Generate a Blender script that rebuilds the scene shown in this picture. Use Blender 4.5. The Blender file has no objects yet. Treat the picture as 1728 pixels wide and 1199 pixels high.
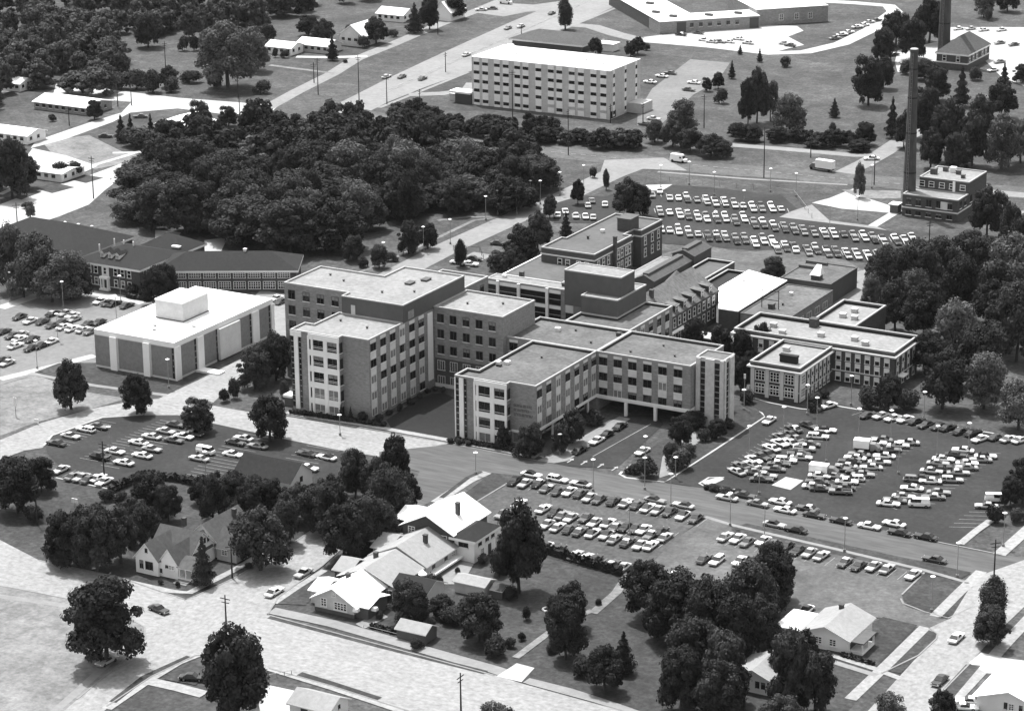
import bpy, bmesh, math, random
from mathutils import Vector, Matrix
random.seed(11)
S = bpy.context.scene
COL = S.collection
R = math.radians

# ------------------------------------------------------------------ camera
FPX, PITCH, ROLL, YAW, CAMH = 4517.0, R(17.926), R(-0.601), R(-29.767), 215.0
CAM = Vector((330.0, -577.0, CAMH))
FW = Vector((math.sin(YAW)*math.cos(PITCH), math.cos(YAW)*math.cos(PITCH), -math.sin(PITCH)))
RT0 = Vector((math.cos(YAW), -math.sin(YAW), 0)); UP0 = RT0.cross(FW)
RT = RT0*math.cos(ROLL) + UP0*math.sin(ROLL); UP = UP0*math.cos(ROLL) - RT0*math.sin(ROLL)
cd = bpy.data.cameras.new('camera'); cam = bpy.data.objects.new('camera', cd); COL.objects.link(cam)
cd.sensor_width = 36; cd.lens = 36*FPX/1728; cd.clip_start = 5; cd.clip_end = 6000
m = Matrix.Identity(4)
for i in range(3):
    m[i][0] = RT[i]; m[i][1] = UP[i]; m[i][2] = -FW[i]; m[i][3] = CAM[i]
cam.matrix_world = m
S.camera = cam

# ------------------------------------------------------------------ light
SUN_EL, SUN_AZ = R(66), R(-56)          # high sun, behind and left of the buildings
w = bpy.data.worlds.new('World'); S.world = w; w.use_nodes = True
nt = w.node_tree; nt.nodes.clear()
sky = nt.nodes.new('ShaderNodeTexSky'); sky.sky_type = 'NISHITA'; sky.sun_disc = False
sky.sun_elevation = SUN_EL; sky.sun_rotation = SUN_AZ; sky.dust_density = 3
bw = nt.nodes.new('ShaderNodeRGBToBW'); bg = nt.nodes.new('ShaderNodeBackground'); wo = nt.nodes.new('ShaderNodeOutputWorld')
bg.inputs['Strength'].default_value = 0.15
nt.links.new(sky.outputs[0], bw.inputs[0]); nt.links.new(bw.outputs[0], bg.inputs[0]); nt.links.new(bg.outputs[0], wo.inputs[0])
sl = bpy.data.lights.new('sun', 'SUN'); sl.energy = 2.6; sl.angle = R(0.6); sl.color = (1, 1, 1)
so = bpy.data.objects.new('sun', sl); COL.objects.link(so)
sd = Vector((math.sin(SUN_AZ)*math.cos(SUN_EL), math.cos(SUN_AZ)*math.cos(SUN_EL), math.sin(SUN_EL)))
so.rotation_euler = sd.to_track_quat('Z', 'Y').to_euler(); so.location = (0, 0, 400)
S.view_settings.view_transform = 'Standard'; S.view_settings.look = 'None'
S.view_settings.gamma = 1; S.view_settings.exposure = 1.2
S.view_settings.use_curve_mapping = False

# ------------------------------------------------------------------ helpers
def G(px, py, z=0.0):
    """point of the horizontal plane at height z seen at photo pixel (px, py)"""
    d = FW*FPX + RT*(px-864.0) - UP*(py-599.5)
    t = (z-CAMH)/d.z
    p = CAM + d*t
    return Vector((p.x, p.y, z))
def ppm(p):                              # photo pixels per metre at p
    return FPX/((Vector(p)-CAM).dot(FW))
def height_at(p, topy):                  # height of a vertical thing standing at p whose top is at pixel row topy
    lo, hi = 0.0, 90.0
    for _ in range(40):
        mid = (lo+hi)/2; d = Vector((p[0], p[1], mid))-CAM
        if 599.5-FPX*d.dot(UP)/d.dot(FW) > topy: lo = mid
        else: hi = mid
    return lo

def mat(name, v, amp=0.25, scale=0.5, big=0.25, bigscale=0.05, rough=0.9, spec=0.25, rnd=0.0, stretch=None, patch=0.0, fine=0.0):
    mt = bpy.data.materials.new(name); mt.use_nodes = True
    t = mt.node_tree; b = t.nodes['Principled BSDF']
    b.inputs['Roughness'].default_value = rough
    b.inputs['Specular IOR Level'].default_value = spec
    val = t.nodes.new('ShaderNodeValue'); val.outputs[0].default_value = v
    cur = val.outputs[0]
    geo = t.nodes.new('ShaderNodeNewGeometry')
    vec = geo.outputs['Position']
    if stretch:
        mp = t.nodes.new('ShaderNodeMapping'); mp.inputs['Scale'].default_value = stretch
        t.links.new(vec, mp.inputs['Vector']); vec = mp.outputs[0]
    def mul(a, s):
        mm = t.nodes.new('ShaderNodeMath'); mm.operation = 'MULTIPLY'
        t.links.new(a, mm.inputs[0]); t.links.new(s, mm.inputs[1]); return mm.outputs[0]
    for sc, am, det in ((scale, amp, 6), (bigscale, big, 4), (1.0, fine, 3)):
        if am <= 0: continue
        n = t.nodes.new('ShaderNodeTexNoise'); n.inputs['Scale'].default_value = sc; n.inputs['Detail'].default_value = det
        n.inputs['Roughness'].default_value = 0.65
        t.links.new(vec, n.inputs['Vector'])
        mr = t.nodes.new('ShaderNodeMapRange'); mr.inputs['From Min'].default_value = 0.25; mr.inputs['From Max'].default_value = 0.75
        mr.inputs['To Min'].default_value = 1-am; mr.inputs['To Max'].default_value = 1+am
        t.links.new(n.outputs['Fac'], mr.inputs['Value']); cur = mul(cur, mr.outputs[0])
    if patch > 0:
        n = t.nodes.new('ShaderNodeTexNoise'); n.inputs['Scale'].default_value = .11; n.inputs['Detail'].default_value = 9; n.inputs['Roughness'].default_value = .75
        t.links.new(vec, n.inputs['Vector'])
        mr = t.nodes.new('ShaderNodeMapRange'); mr.inputs['From Min'].default_value = 0.5; mr.inputs['From Max'].default_value = 0.64
        mr.inputs['To Min'].default_value = 1; mr.inputs['To Max'].default_value = 1+patch
        t.links.new(n.outputs['Fac'], mr.inputs['Value']); cur = mul(cur, mr.outputs[0])
    if rnd > 0:
        oi = t.nodes.new('ShaderNodeObjectInfo')
        mr = t.nodes.new('ShaderNodeMapRange'); mr.inputs['To Min'].default_value = 1-rnd; mr.inputs['To Max'].default_value = 1+rnd
        t.links.new(oi.outputs['Random'], mr.inputs['Value']); cur = mul(cur, mr.outputs[0])
    cb = t.nodes.new('ShaderNodeCombineColor')
    for i in range(3): t.links.new(cur, cb.inputs[i])
    t.links.new(cb.outputs[0], b.inputs['Base Color'])
    if name.startswith(('leaves', 'needles')):
        tr = t.nodes.new('ShaderNodeBsdfTranslucent'); mx = t.nodes.new('ShaderNodeMixShader'); mx.inputs[0].default_value = .12
        t.links.new(cb.outputs[0], tr.inputs[0]); t.links.new(b.outputs[0], mx.inputs[1]); t.links.new(tr.outputs[0], mx.inputs[2])
        t.links.new(mx.outputs[0], t.nodes['Material Output'].inputs[0])
    return mt
def plain(name, v, rough=0.5, spec=0.5, metal=0.0):
    mt = bpy.data.materials.new(name); mt.use_nodes = True
    b = mt.node_tree.nodes['Principled BSDF']
    b.inputs['Base Color'].default_value = (v, v, v, 1); b.inputs['Roughness'].default_value = rough
    b.inputs['Specular IOR Level'].default_value = spec; b.inputs['Metallic'].default_value = metal
    return mt
M = {}
M['grass'] = mat('grass', .052, .4, .3, .5, .03, fine=.55, patch=.55)
M['lawn'] = mat('mown_lawn', .037, .3, .4, .4, .05, fine=.5, patch=.4)
M['dark_lawn'] = mat('shaded_lawn', .015, .25, .6, .25, .06, fine=.25)  # darker copy of the lawn, the courtyard's shade put into its colour
M['dry'] = mat('dry_grass', .16, .35, .3, .4, .05, fine=.3)
M['asphalt'] = mat('asphalt', .027, .24, .6, .4, .05, fine=.3)
M['asphalt_mid'] = mat('worn_asphalt', .066, .22, .5, .3, .06, fine=.28)
M['asphalt_old'] = mat('grey_gravel_asphalt', .085, .28, .35, .34, .06, fine=.28, patch=.3)
M['concrete'] = mat('pale_concrete', .2, .12, .4, .14, .05, fine=.1)
M['walk'] = mat('pavement_slabs', .26, .1, .5, .14, .06, fine=.2)
M['street'] = mat('pale_street', .25, .16, .35, .18, .04, fine=.1)
M['lot_pale'] = mat('pale_lot', .15, .16, .4, .16, .05, fine=.12)
M['street_x'] = mat('pale_street_along', .235, .07, .5, .1, .1, stretch=(.75, 1, 1), fine=.26)
M['street_y'] = mat('pale_street_across', .235, .07, .5, .1, .1, stretch=(1, .75, 1), fine=.26)
M['front_street'] = mat('worn_front_street', .085, .16, .5, .2, .1, stretch=(.14, 1, 1), fine=.22)
M['white_concrete'] = mat('bright_concrete', .36, .1, .4, .12, .06)
M['paint'] = mat('road_paint', .3, .3, 2.0, .2, .2)
M['soil'] = mat('bare_soil', .25, .3, .4, .3, .08)
M['hill'] = mat('far_ground', .07, .3, .1, .3, .01)
M['brick'] = mat('brick', .24, .1, .6, .1, .12, stretch=(1, 1, 2.5), fine=.28)
M['brick_dark'] = mat('dark_brick', .075, .18, 1.2, .12, .1, stretch=(1, 1, 2.5), fine=.18)
M['brick_soot'] = mat('sooty_brick', .075, .2, .5, .2, .08, stretch=(1, 1, .3), fine=.25)
M['panel_brick'] = mat('brick_panel', .21, .1, 1.5, .06, .1, fine=.14)
M['stone'] = mat('pale_stone', .62, .1, .5, .08, .1)
M['white_wall'] = mat('white_wall', .82, .05, .5, .05, .1)
M['grey_wall'] = mat('grey_stucco', .5, .08, .8, .08, .1, fine=.08)
M['dark_wall'] = mat('dark_block', .095, .12, .6, .1, .1)
M['roof_pale'] = mat('pale_gravel_roof', .215, .14, .6, .18, .08, fine=.24)
M['roof_grey'] = mat('grey_gravel_roof', .105, .2, .5, .36, .1, fine=.24)
M['roof_mid'] = mat('mid_gravel_roof', .095, .15, .6, .18, .1, fine=.12)
M['roof_stain'] = mat('stained_gravel', .15, .2, .8, .2, .1)
M['roof_dark'] = mat('dark_gravel', .06, .2, .8, .2, .1)
M['roof_white'] = mat('white_roof', .8, .04, .5, .05, .06)
M['tar_and_shade'] = mat('tar_and_shade', .025, .3, 1, .2, .1)  # black for tarred parts, also painted as shade inside parapets
M['shingle'] = mat('dark_shingle', .02, .2, 1.5, .12, .1, fine=.2)
M['shingle_mid'] = mat('grey_shingle', .075, .2, 1.5, .12, .1, fine=.2)
M['shingle_pale'] = mat('pale_shingle', .27, .12, 1.2, .1, .1, fine=.1)
M['slate'] = mat('grey_slate', .12, .2, 1.2, .2, .15, fine=.3)
M['slab'] = mat('grey_slab', .5, .1, .5, .1, .1, fine=.12)
M['coping'] = mat('coping', .36, .1, .8, .08, .1)
M['glass'] = plain('window_glass', .012, .08, .5)
M['curtain'] = mat('curtained_glass', .2, .3, .8, .2, .2, rough=.4)
M['frame'] = plain('white_frame', .75, .6)
M['mullion'] = plain('dark_mullion', .05, .5)
M['spandrel'] = mat('pale_spandrel', .62, .07, .8, .1, .2)
M['metal'] = plain('grey_metal', .3, .5, .5, .3)
M['lamp'] = plain('lamp_white', .8, .4)
M['wood_pole'] = mat('pole_wood', .03, .3, 2, .2, .3)
M['pole_metal'] = plain('pale_pole', .26, .5)
M['bark'] = mat('bark', .05, .3, 2, .2, .3)
M['leafD'] = mat('leaves_dark', .042, .6, .5, .3, .07, rough=.9, spec=.04, rnd=.3, fine=.2)
M['leafL'] = mat('leaves_light', .095, .55, .5, .3, .07, rough=.9, spec=.04, rnd=.25, fine=.2)
M['leafC'] = mat('needles', .035, .45, .6, .2, .07, rough=.8, spec=.15, rnd=.25)
M['hedge'] = mat('hedge_leaves', .026, .5, .8, .3, .1, rough=.8, spec=.15)
for k, v in dict(W=.82, L=.42, M=.16, D=.055, K=.016).items():
    M['car'+k] = mat('car_paint_'+dict(W='white', L='light', M='mid', D='dark', K='black')[k], v, 0, 1, 0, 1, rough=.28, spec=.5, rnd={'W': .08, 'L': .3, 'M': .45, 'D': .5, 'K': .3}[k])
M['tyre'] = plain('tyre', .012, .9, .2); M['chrome'] = plain('chrome', .5, .2, .5, .9)

class MB:
    def __init__(s): s.v, s.f, s.mi, s.mats = [], [], [], []
    def slot(s, m):
        if m not in s.mats: s.mats.append(m)
        return s.mats.index(m)
    def face(s, pts, m):
        k = len(s.v); s.v += [tuple(p) for p in pts]; s.f.append(tuple(range(k, k+len(pts)))); s.mi.append(s.slot(m)); return s
    def box(s, x0, x1, y0, y1, z0, z1, m):
        k = len(s.v); s.v += [(x, y, z) for z in (z0, z1) for x, y in ((x0, y0), (x1, y0), (x1, y1), (x0, y1))]
        for f in ((3, 2, 1, 0), (4, 5, 6, 7), (0, 1, 5, 4), (1, 2, 6, 5), (2, 3, 7, 6), (3, 0, 4, 7)):
            s.f.append(tuple(k+i for i in f)); s.mi.append(s.slot(m))
        return s
    def prism(s, poly, z0, z1, m, top=True, bottom=True):
        n = len(poly); k = len(s.v)
        s.v += [(p[0], p[1], z0) for p in poly]+[(p[0], p[1], z1) for p in poly]; sl_ = s.slot(m)
        for i in range(n):
            j = (i+1) % n; s.f.append((k+i, k+j, k+n+j, k+n+i)); s.mi.append(sl_)
        if top: s.f.append(tuple(k+n+i for i in range(n))); s.mi.append(sl_)
        if bottom: s.f.append(tuple(k+n-1-i for i in range(n))); s.mi.append(sl_)
        return s
    def ring(s, poly, o, i_, z0, z1, m):
        A = offset(poly, o); B = offset(poly, -i_); n = len(poly); k = len(s.v); sl_ = s.slot(m)
        s.v += [(p[0], p[1], z0) for p in A]+[(p[0], p[1], z1) for p in A]+[(p[0], p[1], z1) for p in B]+[(p[0], p[1], z0) for p in B]
        for a in range(n):
            b = (a+1) % n
            for q in range(4):
                q2 = (q+1) % 4
                s.f.append((k+q*n+a, k+q*n+b, k+q2*n+b, k+q2*n+a)); s.mi.append(sl_)
        return s
    def cyl(s, p0, p1, r0, r1, m, n=8, caps=True):
        p0, p1 = Vector(p0), Vector(p1); d = (p1-p0).normalized()
        a = d.orthogonal().normalized(); b = d.cross(a); k = len(s.v); sl_ = s.slot(m)
        for p, r in ((p0, r0), (p1, r1)):
            for i in range(n):
                t = 2*math.pi*i/n; s.v.append(tuple(p+(a*math.cos(t)+b*math.sin(t))*r))
        for i in range(n):
            j = (i+1) % n; s.f.append((k+i, k+j, k+n+j, k+n+i)); s.mi.append(sl_)
        if caps:
            s.f.append(tuple(k+n-1-i for i in range(n))); s.mi.append(sl_)
            s.f.append(tuple(k+n+i for i in range(n))); s.mi.append(sl_)
        return s
    def mesh(s, name, off=(0, 0, 0), smooth=False):
        me = bpy.data.meshes.new(name)
        me.from_pydata([(x-off[0], y-off[1], z-off[2]) for x, y, z in s.v], [], s.f)
        for m_ in s.mats: me.materials.append(M[m_] if isinstance(m_, str) else m_)
        me.polygons.foreach_set('material_index', s.mi)
        if smooth: me.polygons.foreach_set('use_smooth', [True]*len(s.f))
        me.update(); return me
    def build(s, name, parent=None, label=None):
        off = (0, 0, 0)
        if parent is not None:
            p = parent
            while p is not None: off = tuple(off[i]+p.location[i] for i in range(3)); p = p.parent
        o = bpy.data.objects.new(name, s.mesh(name, off)); COL.objects.link(o); o.parent = parent
        if label: o['label'] = label
        return o
def offset(poly, d):
    n = len(poly); out = []
    ar = sum(poly[i-1][0]*poly[i][1]-poly[i][0]*poly[i-1][1] for i in range(n))
    sg = 1 if ar > 0 else -1
    for i in range(n):
        p0, p1, p2 = Vector(poly[i-1][:2]), Vector(poly[i][:2]), Vector(poly[(i+1) % n][:2])
        a = (p1-p0).normalized(); b = (p2-p1).normalized()
        na = Vector((a.y, -a.x))*sg; nb = Vector((b.y, -b.x))*sg
        k = na+nb; k = k/max(k.dot(na), .3)
        out.append(tuple(p1+k*d))
    return out
def rect(x0, x1, y0, y1): return [(x0, y0), (x1, y0), (x1, y1), (x0, y1)]
def link(name, me, parent=None, loc=(0, 0, 0), rz=0.0):
    o = bpy.data.objects.new(name, me); COL.objects.link(o); o.parent = parent; o.location = loc; o.rotation_euler = (0, 0, rz); return o
def thing(name, label, cat, loc=(0, 0, 0), rz=0.0, group=None):
    o = bpy.data.objects.new(name, None); COL.objects.link(o); o.location = loc; o.rotation_euler = (0, 0, rz)
    o.empty_display_size = .5
    return tag(o, label, cat, group)
def tag(o, label, cat, group=None):
    o['label'] = label; o['category'] = cat
    if group: o['group'] = group
    return o
def struct(o, label=None):
    o['kind'] = 'structure'
    if label: o['label'] = label
    return o
def ngon(mb, pts, m):
    """triangulated flat polygon"""
    bm = bmesh.new(); vs = [bm.verts.new(p) for p in pts]; f = bm.faces.new(vs); f.normal_update()
    if f.normal.z < 0: f.normal_flip()
    r_ = bmesh.ops.triangulate(bm, faces=[f])
    for t in bm.faces: mb.face([v.co.copy() for v in t.verts], m)
    bm.free(); return mb
ZL = [0.02]
def sheet(name, pix, m, label=None, z=None, world=False, smooth=0):
    """flat ground sheet traced from the photograph's outline, a few mm above the one below"""
    if z is None: ZL[0] += .0012; z = ZL[0]
    pts = [Vector((p[0], p[1], z)) if world else G(p[0], p[1], z) for p in pix]
    mb = MB(); ngon(mb, pts, m); o = mb.build(name); return struct(o, label)
def strip_pts(pts, wd):
    L, Rr = [], []
    for i, p in enumerate(pts):
        a = pts[max(i-1, 0)]; b = pts[min(i+1, len(pts)-1)]; d = Vector((b[0]-a[0], b[1]-a[1])).normalized(); n = Vector((-d.y, d.x))*wd/2
        L.append((p[0]+n.x, p[1]+n.y)); Rr.append((p[0]-n.x, p[1]-n.y))
    return L, Rr
def strip(name, pix, wd, m, label=None, z=None, h=0.0, world=False, mb=None):
    if z is None: ZL[0] += .0012; z = ZL[0]
    pts = [(p[0], p[1]) if world else tuple(G(p[0], p[1])[:2]) for p in pix]
    L, Rr = strip_pts(pts, wd); own = mb is None
    if own: mb = MB()
    for i in range(len(pts)-1):
        a, b, c, d = L[i], Rr[i], Rr[i+1], L[i+1]
        if h <= 0: mb.face([(q[0], q[1], z) for q in (a, b, c, d)], m)
        else: mb.prism([a, b, c, d], 0, h, m)
    if own: return struct(mb.build(name), label)
# ------------------------------------------------------------------ ground, roads, car parks
mb = MB(); gx = [-3000, -900, -400, -100, 100, 400, 900, 3000]; gy = [-900, -300, -100, 100, 300, 600, 1100, 4000]
for i in range(7):
    for j in range(7): mb.face([(gx[i], gy[j], 0), (gx[i+1], gy[j], 0), (gx[i+1], gy[j+1], 0), (gx[i], gy[j+1], 0)], 'grass')
struct(mb.build('ground'))
# worn and dry patches of grass
for nm, p in (('dry_grass', [(0, 640), (60, 632), (140, 660), (215, 672), (150, 690), (60, 712), (0, 735)]),
              ('dry_grass', [(70, 238), (150, 228), (205, 255), (255, 268), (160, 285), (90, 262)]),
              ('dry_grass', [(840, 1000), (900, 985), (940, 1000), (925, 1040), (870, 1030)]),
              ('dry_grass', [(590, 240), (640, 215), (700, 212), (760, 235), (720, 245), (640, 250)])):
    sheet(nm, p, 'dry')
# mown lawns
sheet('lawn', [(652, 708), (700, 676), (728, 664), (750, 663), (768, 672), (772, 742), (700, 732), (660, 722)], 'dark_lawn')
sheet('lawn', [(225, 985), (250, 965), (300, 965), (345, 985), (395, 950), (430, 945), (380, 978), (315, 1006)], 'lawn')
sheet('lawn', [(455, 1030), (545, 960), (680, 880), (760, 850), (900, 930), (1060, 975), (1100, 960), (1330, 1050), (1300, 1130), (1420, 1120), (1500, 1060), (1440, 1190), (1400, 1230), (1090, 1215), (880, 1150), (640, 1086)], 'lawn')
sheet('lawn', [(90, 805), (190, 826), (240, 806), (520, 846), (640, 800), (690, 800), (640, 850), (560, 890), (390, 970), (310, 1005), (60, 945), (-20, 900), (-20, 830)], 'lawn')
# pale roads of the far left
sheet('road', [(95, 140), (160, 148), (300, 165), (470, 178), (455, 192), (405, 196), (300, 183), (220, 190), (190, 206), (110, 235), (52, 250), (60, 238), (150, 207), (205, 190), (222, 172), (140, 165), (90, 158)], 'white_concrete')
sheet('road', [(0, 345), (60, 322), (140, 300), (215, 272), (262, 262), (205, 300), (178, 320), (150, 345), (100, 365), (60, 378), (0, 400)], 'white_concrete')
sheet('parking_lot', [(55, 250), (110, 262), (165, 280), (120, 300), (60, 300), (40, 270)], 'white_concrete')
sheet('road', [(0, 125), (18, 133), (30, 150), (0, 160)], 'white_concrete')
for p in ([(0, 328), (62, 300), (120, 284)], [(120, 290), (205, 265), (270, 245), (350, 212), (400, 193)], [(58, 326), (95, 312)], [(20, 342), (55, 330)], [(190, 258), (262, 256), (300, 262), (345, 255)]):
    strip('sidewalk', p, 2.2, 'white_concrete')
for p in ([(12, 330), (48, 318), (70, 324), (36, 337)], [(60, 318), (92, 308), (126, 316), (88, 326)], [(115, 302), (140, 294), (175, 300), (145, 309)]):
    sheet('lawn', p, 'lawn')
# highway, frontage road and grass strip
sheet('highway', [(540, 190), (600, 160), (655, 132), (760, 83), (860, 38), (940, 5), (1000, -22), (1120, -22), (1040, 10), (940, 55), (880, 82), (800, 118), (720, 146), (655, 172), (590, 205)], 'concrete')
strip('road', [(440, 188), (500, 155), (560, 125), (600, 100), (660, 76), (740, 42), (810, 16), (860, -5), (900, -30)], 6, 'concrete')
sheet('road', [(790, 20), (830, 4), (900, 8), (960, 0), (940, 18), (890, 20), (850, 28)], 'concrete')
strip('road', [(455, 110), (500, 116), (565, 124)], 2.5, 'dry')
strip('driveway', [(500, 96), (560, 97), (620, 95)], 4, 'white_concrete')
strip('road', [(690, 160), (745, 158), (790, 152), (800, 140)], 6, 'concrete')
strip('sidewalk', [(640, 182), (720, 150), (790, 122)], 1.8, 'concrete')
strip('sidewalk', [(862, 90), (950, 50), (1060, 5), (1110, -18)], 1.8, 'concrete')
for k in range(-9, 9):
    pass
# far road and paths on its north side
strip('road', [(590, 190), (640, 202), (710, 218), (830, 240), (930, 256), (1030, 267), (1120, 276), (1220, 286), (1320, 292), (1440, 302), (1540, 312), (1640, 320), (1760, 327)], 15, 'asphalt_old')
strip('road', [(1185, 232), (1235, 245), (1330, 252), (1440, 262), (1480, 262)], 5, 'concrete')
strip('road', [(1425, 292), (1460, 275), (1490, 258), (1528, 232), (1560, 215)], 7, 'concrete')
strip('sidewalk', [(1110, 290), (1260, 302), (1430, 312)], 1.6, 'concrete')
# street running back from the hospital to the far road
strip('road', [(590, 520), (655, 470), (752, 420), (850, 376), (950, 333), (1045, 288), (1080, 272)], 9.5, 'concrete')
sheet('road', [(1020, 270), (1120, 266), (1160, 288), (1085, 285), (1040, 302), (1010, 300)], 'concrete')
strip('sidewalk', [(560, 478), (640, 446), (720, 410), (800, 372), (850, 366)], 1.5, 'dry')
strip('sidewalk', [(738, 372), (790, 366), (845, 366)], 1.8, 'dry')
sheet('driveway', [(765, 440), (800, 425), (832, 430), (790, 452)], 'concrete')
# hotel and school pavements
sheet('parking_lot', [(1076, 190), (1100, 150), (1165, 100), (1232, 106), (1210, 138), (1170, 160), (1110, 215), (1075, 212)], 'lot_pale')
sheet('parking_lot', [(1085, 63), (1140, 56), (1190, 44), (1290, 42), (1345, 44), (1356, 52), (1330, 62), (1357, 76), (1330, 82), (1300, 90), (1180, 76), (1110, 72)], 'white_concrete')
strip('road', [(960, 42), (1000, 45), (1040, 58), (1090, 70)], 8, 'concrete')
strip('road', [(1080, 68), (1200, 78), (1300, 90), (1360, 88), (1420, 74), (1470, 50), (1510, 20), (1500, 10), (1440, 5), (1380, 2)], 7, 'white_concrete')
# power house surroundings and far right lot
sheet('parking_lot', [(1585, 75), (1600, 46), (1740, 46), (1740, 150), (1690, 130), (1660, 100), (1670, 85), (1640, 66), (1610, 66)], 'white_concrete')
sheet('driveway', [(1515, 85), (1585, 70), (1585, 100), (1560, 112), (1515, 122), (1510, 105)], 'white_concrete')
sheet('soil', [(1370, 342), (1400, 334), (1440, 318), (1462, 322), (1450, 330), (1500, 346), (1512, 360), (1420, 352)], 'white_concrete')
sheet('soil', [(1420, 320), (1520, 322), (1520, 335), (1450, 335)], 'dry')
sheet('soil', [(1310, 365), (1370, 345), (1400, 372), (1480, 382), (1500, 390), (1430, 390), (1330, 374)], 'concrete')
strip('sidewalk', [(1472, 382), (1518, 354)], 3, 'white_concrete')
strip('road', [(1640, 352), (1740, 360)], 4, 'concrete')
sheet('road', [(1650, 318), (1740, 326), (1740, 334), (1650, 328)], 'concrete')
strip('sidewalk', [(1690, 572), (1740, 565)], 1.6, 'dry')
# upper car park
sheet('parking_lot', [(930, 345), (980, 330), (1020, 332), (1090, 310), (1200, 316), (1320, 330), (1345, 352), (1315, 366), (1480, 386), (1552, 398), (1555, 420), (1510, 446), (1430, 440), (1300, 424), (1110, 410), (1000, 376), (935, 376)], 'asphalt')
sheet('soil', [(1090, 312), (1135, 311), (1118, 321), (1090, 322)], 'white_concrete')
# service yard behind the hospital
sheet('yard', [(1060, 480), (1110, 430), (1180, 412), (1250, 425), (1330, 420), (1430, 440), (1480, 470), (1420, 520), (1300, 545), (1215, 560), (1100, 520)], 'asphalt_old')
sheet('yard', [(1400, 470), (1470, 452), (1480, 500), (1400, 530)], 'concrete')
# left car park
sheet('parking_lot', [(0, 506), (40, 497), (130, 487), (205, 505), (300, 470), (300, 560), (160, 612), (120, 612), (0, 650)], 'lot_pale')
strip('sidewalk', [(0, 520), (60, 500), (110, 490)], 4, 'white_concrete')
strip('sidewalk', [(125, 492), (200, 503), (240, 512)], 2.5, 'white_concrete')
sheet('sidewalk', [(165, 500), (195, 496), (205, 507), (175, 506)], 'white_concrete')
strip('sidewalk', [(0, 640), (90, 618), (160, 600)], 3, 'white_concrete')
sheet('parking_lot', [(440, 488), (500, 500), (500, 560), (462, 580), (455, 530), (425, 505)], 'concrete')
sheet('parking_lot', [(345, 405), (385, 400), (370, 430), (345, 430)], 'white_concrete')
sheet('parking_lot', [(262, 388), (305, 392), (300, 404), (262, 402)], 'white_concrete')
sheet('lawn', [(57, 628), (100, 612), (165, 614), (300, 640), (336, 636), (328, 660), (280, 668)], 'lawn')
strip('sidewalk', [(50, 630), (155, 650), (280, 667)], 1.8, 'concrete')
# pale road past the annex
sheet('road', [(0, 742), (70, 713), (150, 690), (215, 678), (268, 672), (330, 643), (398, 614), (440, 592), (470, 590), (455, 606), (420, 630), (375, 665), (355, 683), (410, 693), (495, 704), (620, 724), (760, 748), (740, 762), (640, 770), (560, 757), (480, 740), (360, 714), (300, 700), (240, 700), (172, 705), (88, 735), (72, 755), (40, 760), (0, 775)], 'street_x')
strip('sidewalk', [(275, 676), (340, 642), (400, 612), (450, 588)], 1.6, 'walk')
# lower left car park
sheet('parking_lot', [(76, 748), (90, 735), (172, 706), (240, 701), (300, 702), (360, 714), (480, 740), (600, 765), (650, 790), (600, 815), (520, 845), (350, 822), (240, 800), (190, 824), (92, 804), (100, 785), (80, 765)], 'asphalt')
# front street and right-hand car parks
sheet('road', [(640, 762), (735, 752), (760, 747), (905, 777), (940, 783), (1050, 803), (1122, 815), (1186, 823), (1590, 917), (1692, 937), (1740, 940), (1740, 1000), (1650, 970), (1540, 950), (1240, 888), (1190, 874), (880, 802), (830, 797), (780, 815), (735, 842), (660, 880), (600, 905), (560, 900), (640, 850), (700, 812), (708, 795), (640, 780)], 'front_street')
sheet('road', [(905, 777), (1062, 700), (1110, 700), (1120, 715), (1040, 790), (960, 786)], 'asphalt')
sheet('parking_lot', [(1122, 813), (1290, 703), (1262, 676), (1290, 670), (1385, 692), (1402, 680), (1445, 687), (1740, 740), (1740, 850), (1692, 872), (1620, 920), (1590, 917), (1186, 823)], 'asphalt')
sheet('parking_lot', [(762, 850), (858, 818), (884, 803), (1190, 873), (1140, 908), (1100, 950), (1052, 973), (920, 938), (830, 905), (780, 880)], 'asphalt_mid')
sheet('parking_lot', [(1192, 874), (1240, 888), (1560, 966), (1522, 1003), (1528, 1022), (1600, 1045), (1565, 1062), (1500, 1042), (1455, 1040), (1400, 1060), (1330, 1050), (1200, 985), (1090, 965), (1100, 950), (1140, 908)], 'asphalt_old')
sheet('lawn', [(766, 846), (830, 797), (880, 802), (858, 817), (800, 848)], 'lawn')
strip('sidewalk', [(735, 848), (790, 812), (822, 797)], 2.6, 'walk')
sheet('lawn', [(1232, 892), (1260, 882), (1640, 965), (1618, 978), (1560, 966), (1245, 902)], 'lawn')
strip('sidewalk', [(1190, 872), (1240, 887), (1400, 924), (1560, 962), (1640, 985)], 1.2, 'concrete')
sheet('lawn', [(1522, 1006), (1560, 967), (1622, 984), (1580, 1035), (1535, 1022)], 'lawn')
sheet('lawn', [(1594, 1037), (1650, 978), (1668, 990), (1628, 1030), (1605, 1040)], 'lawn')
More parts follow.
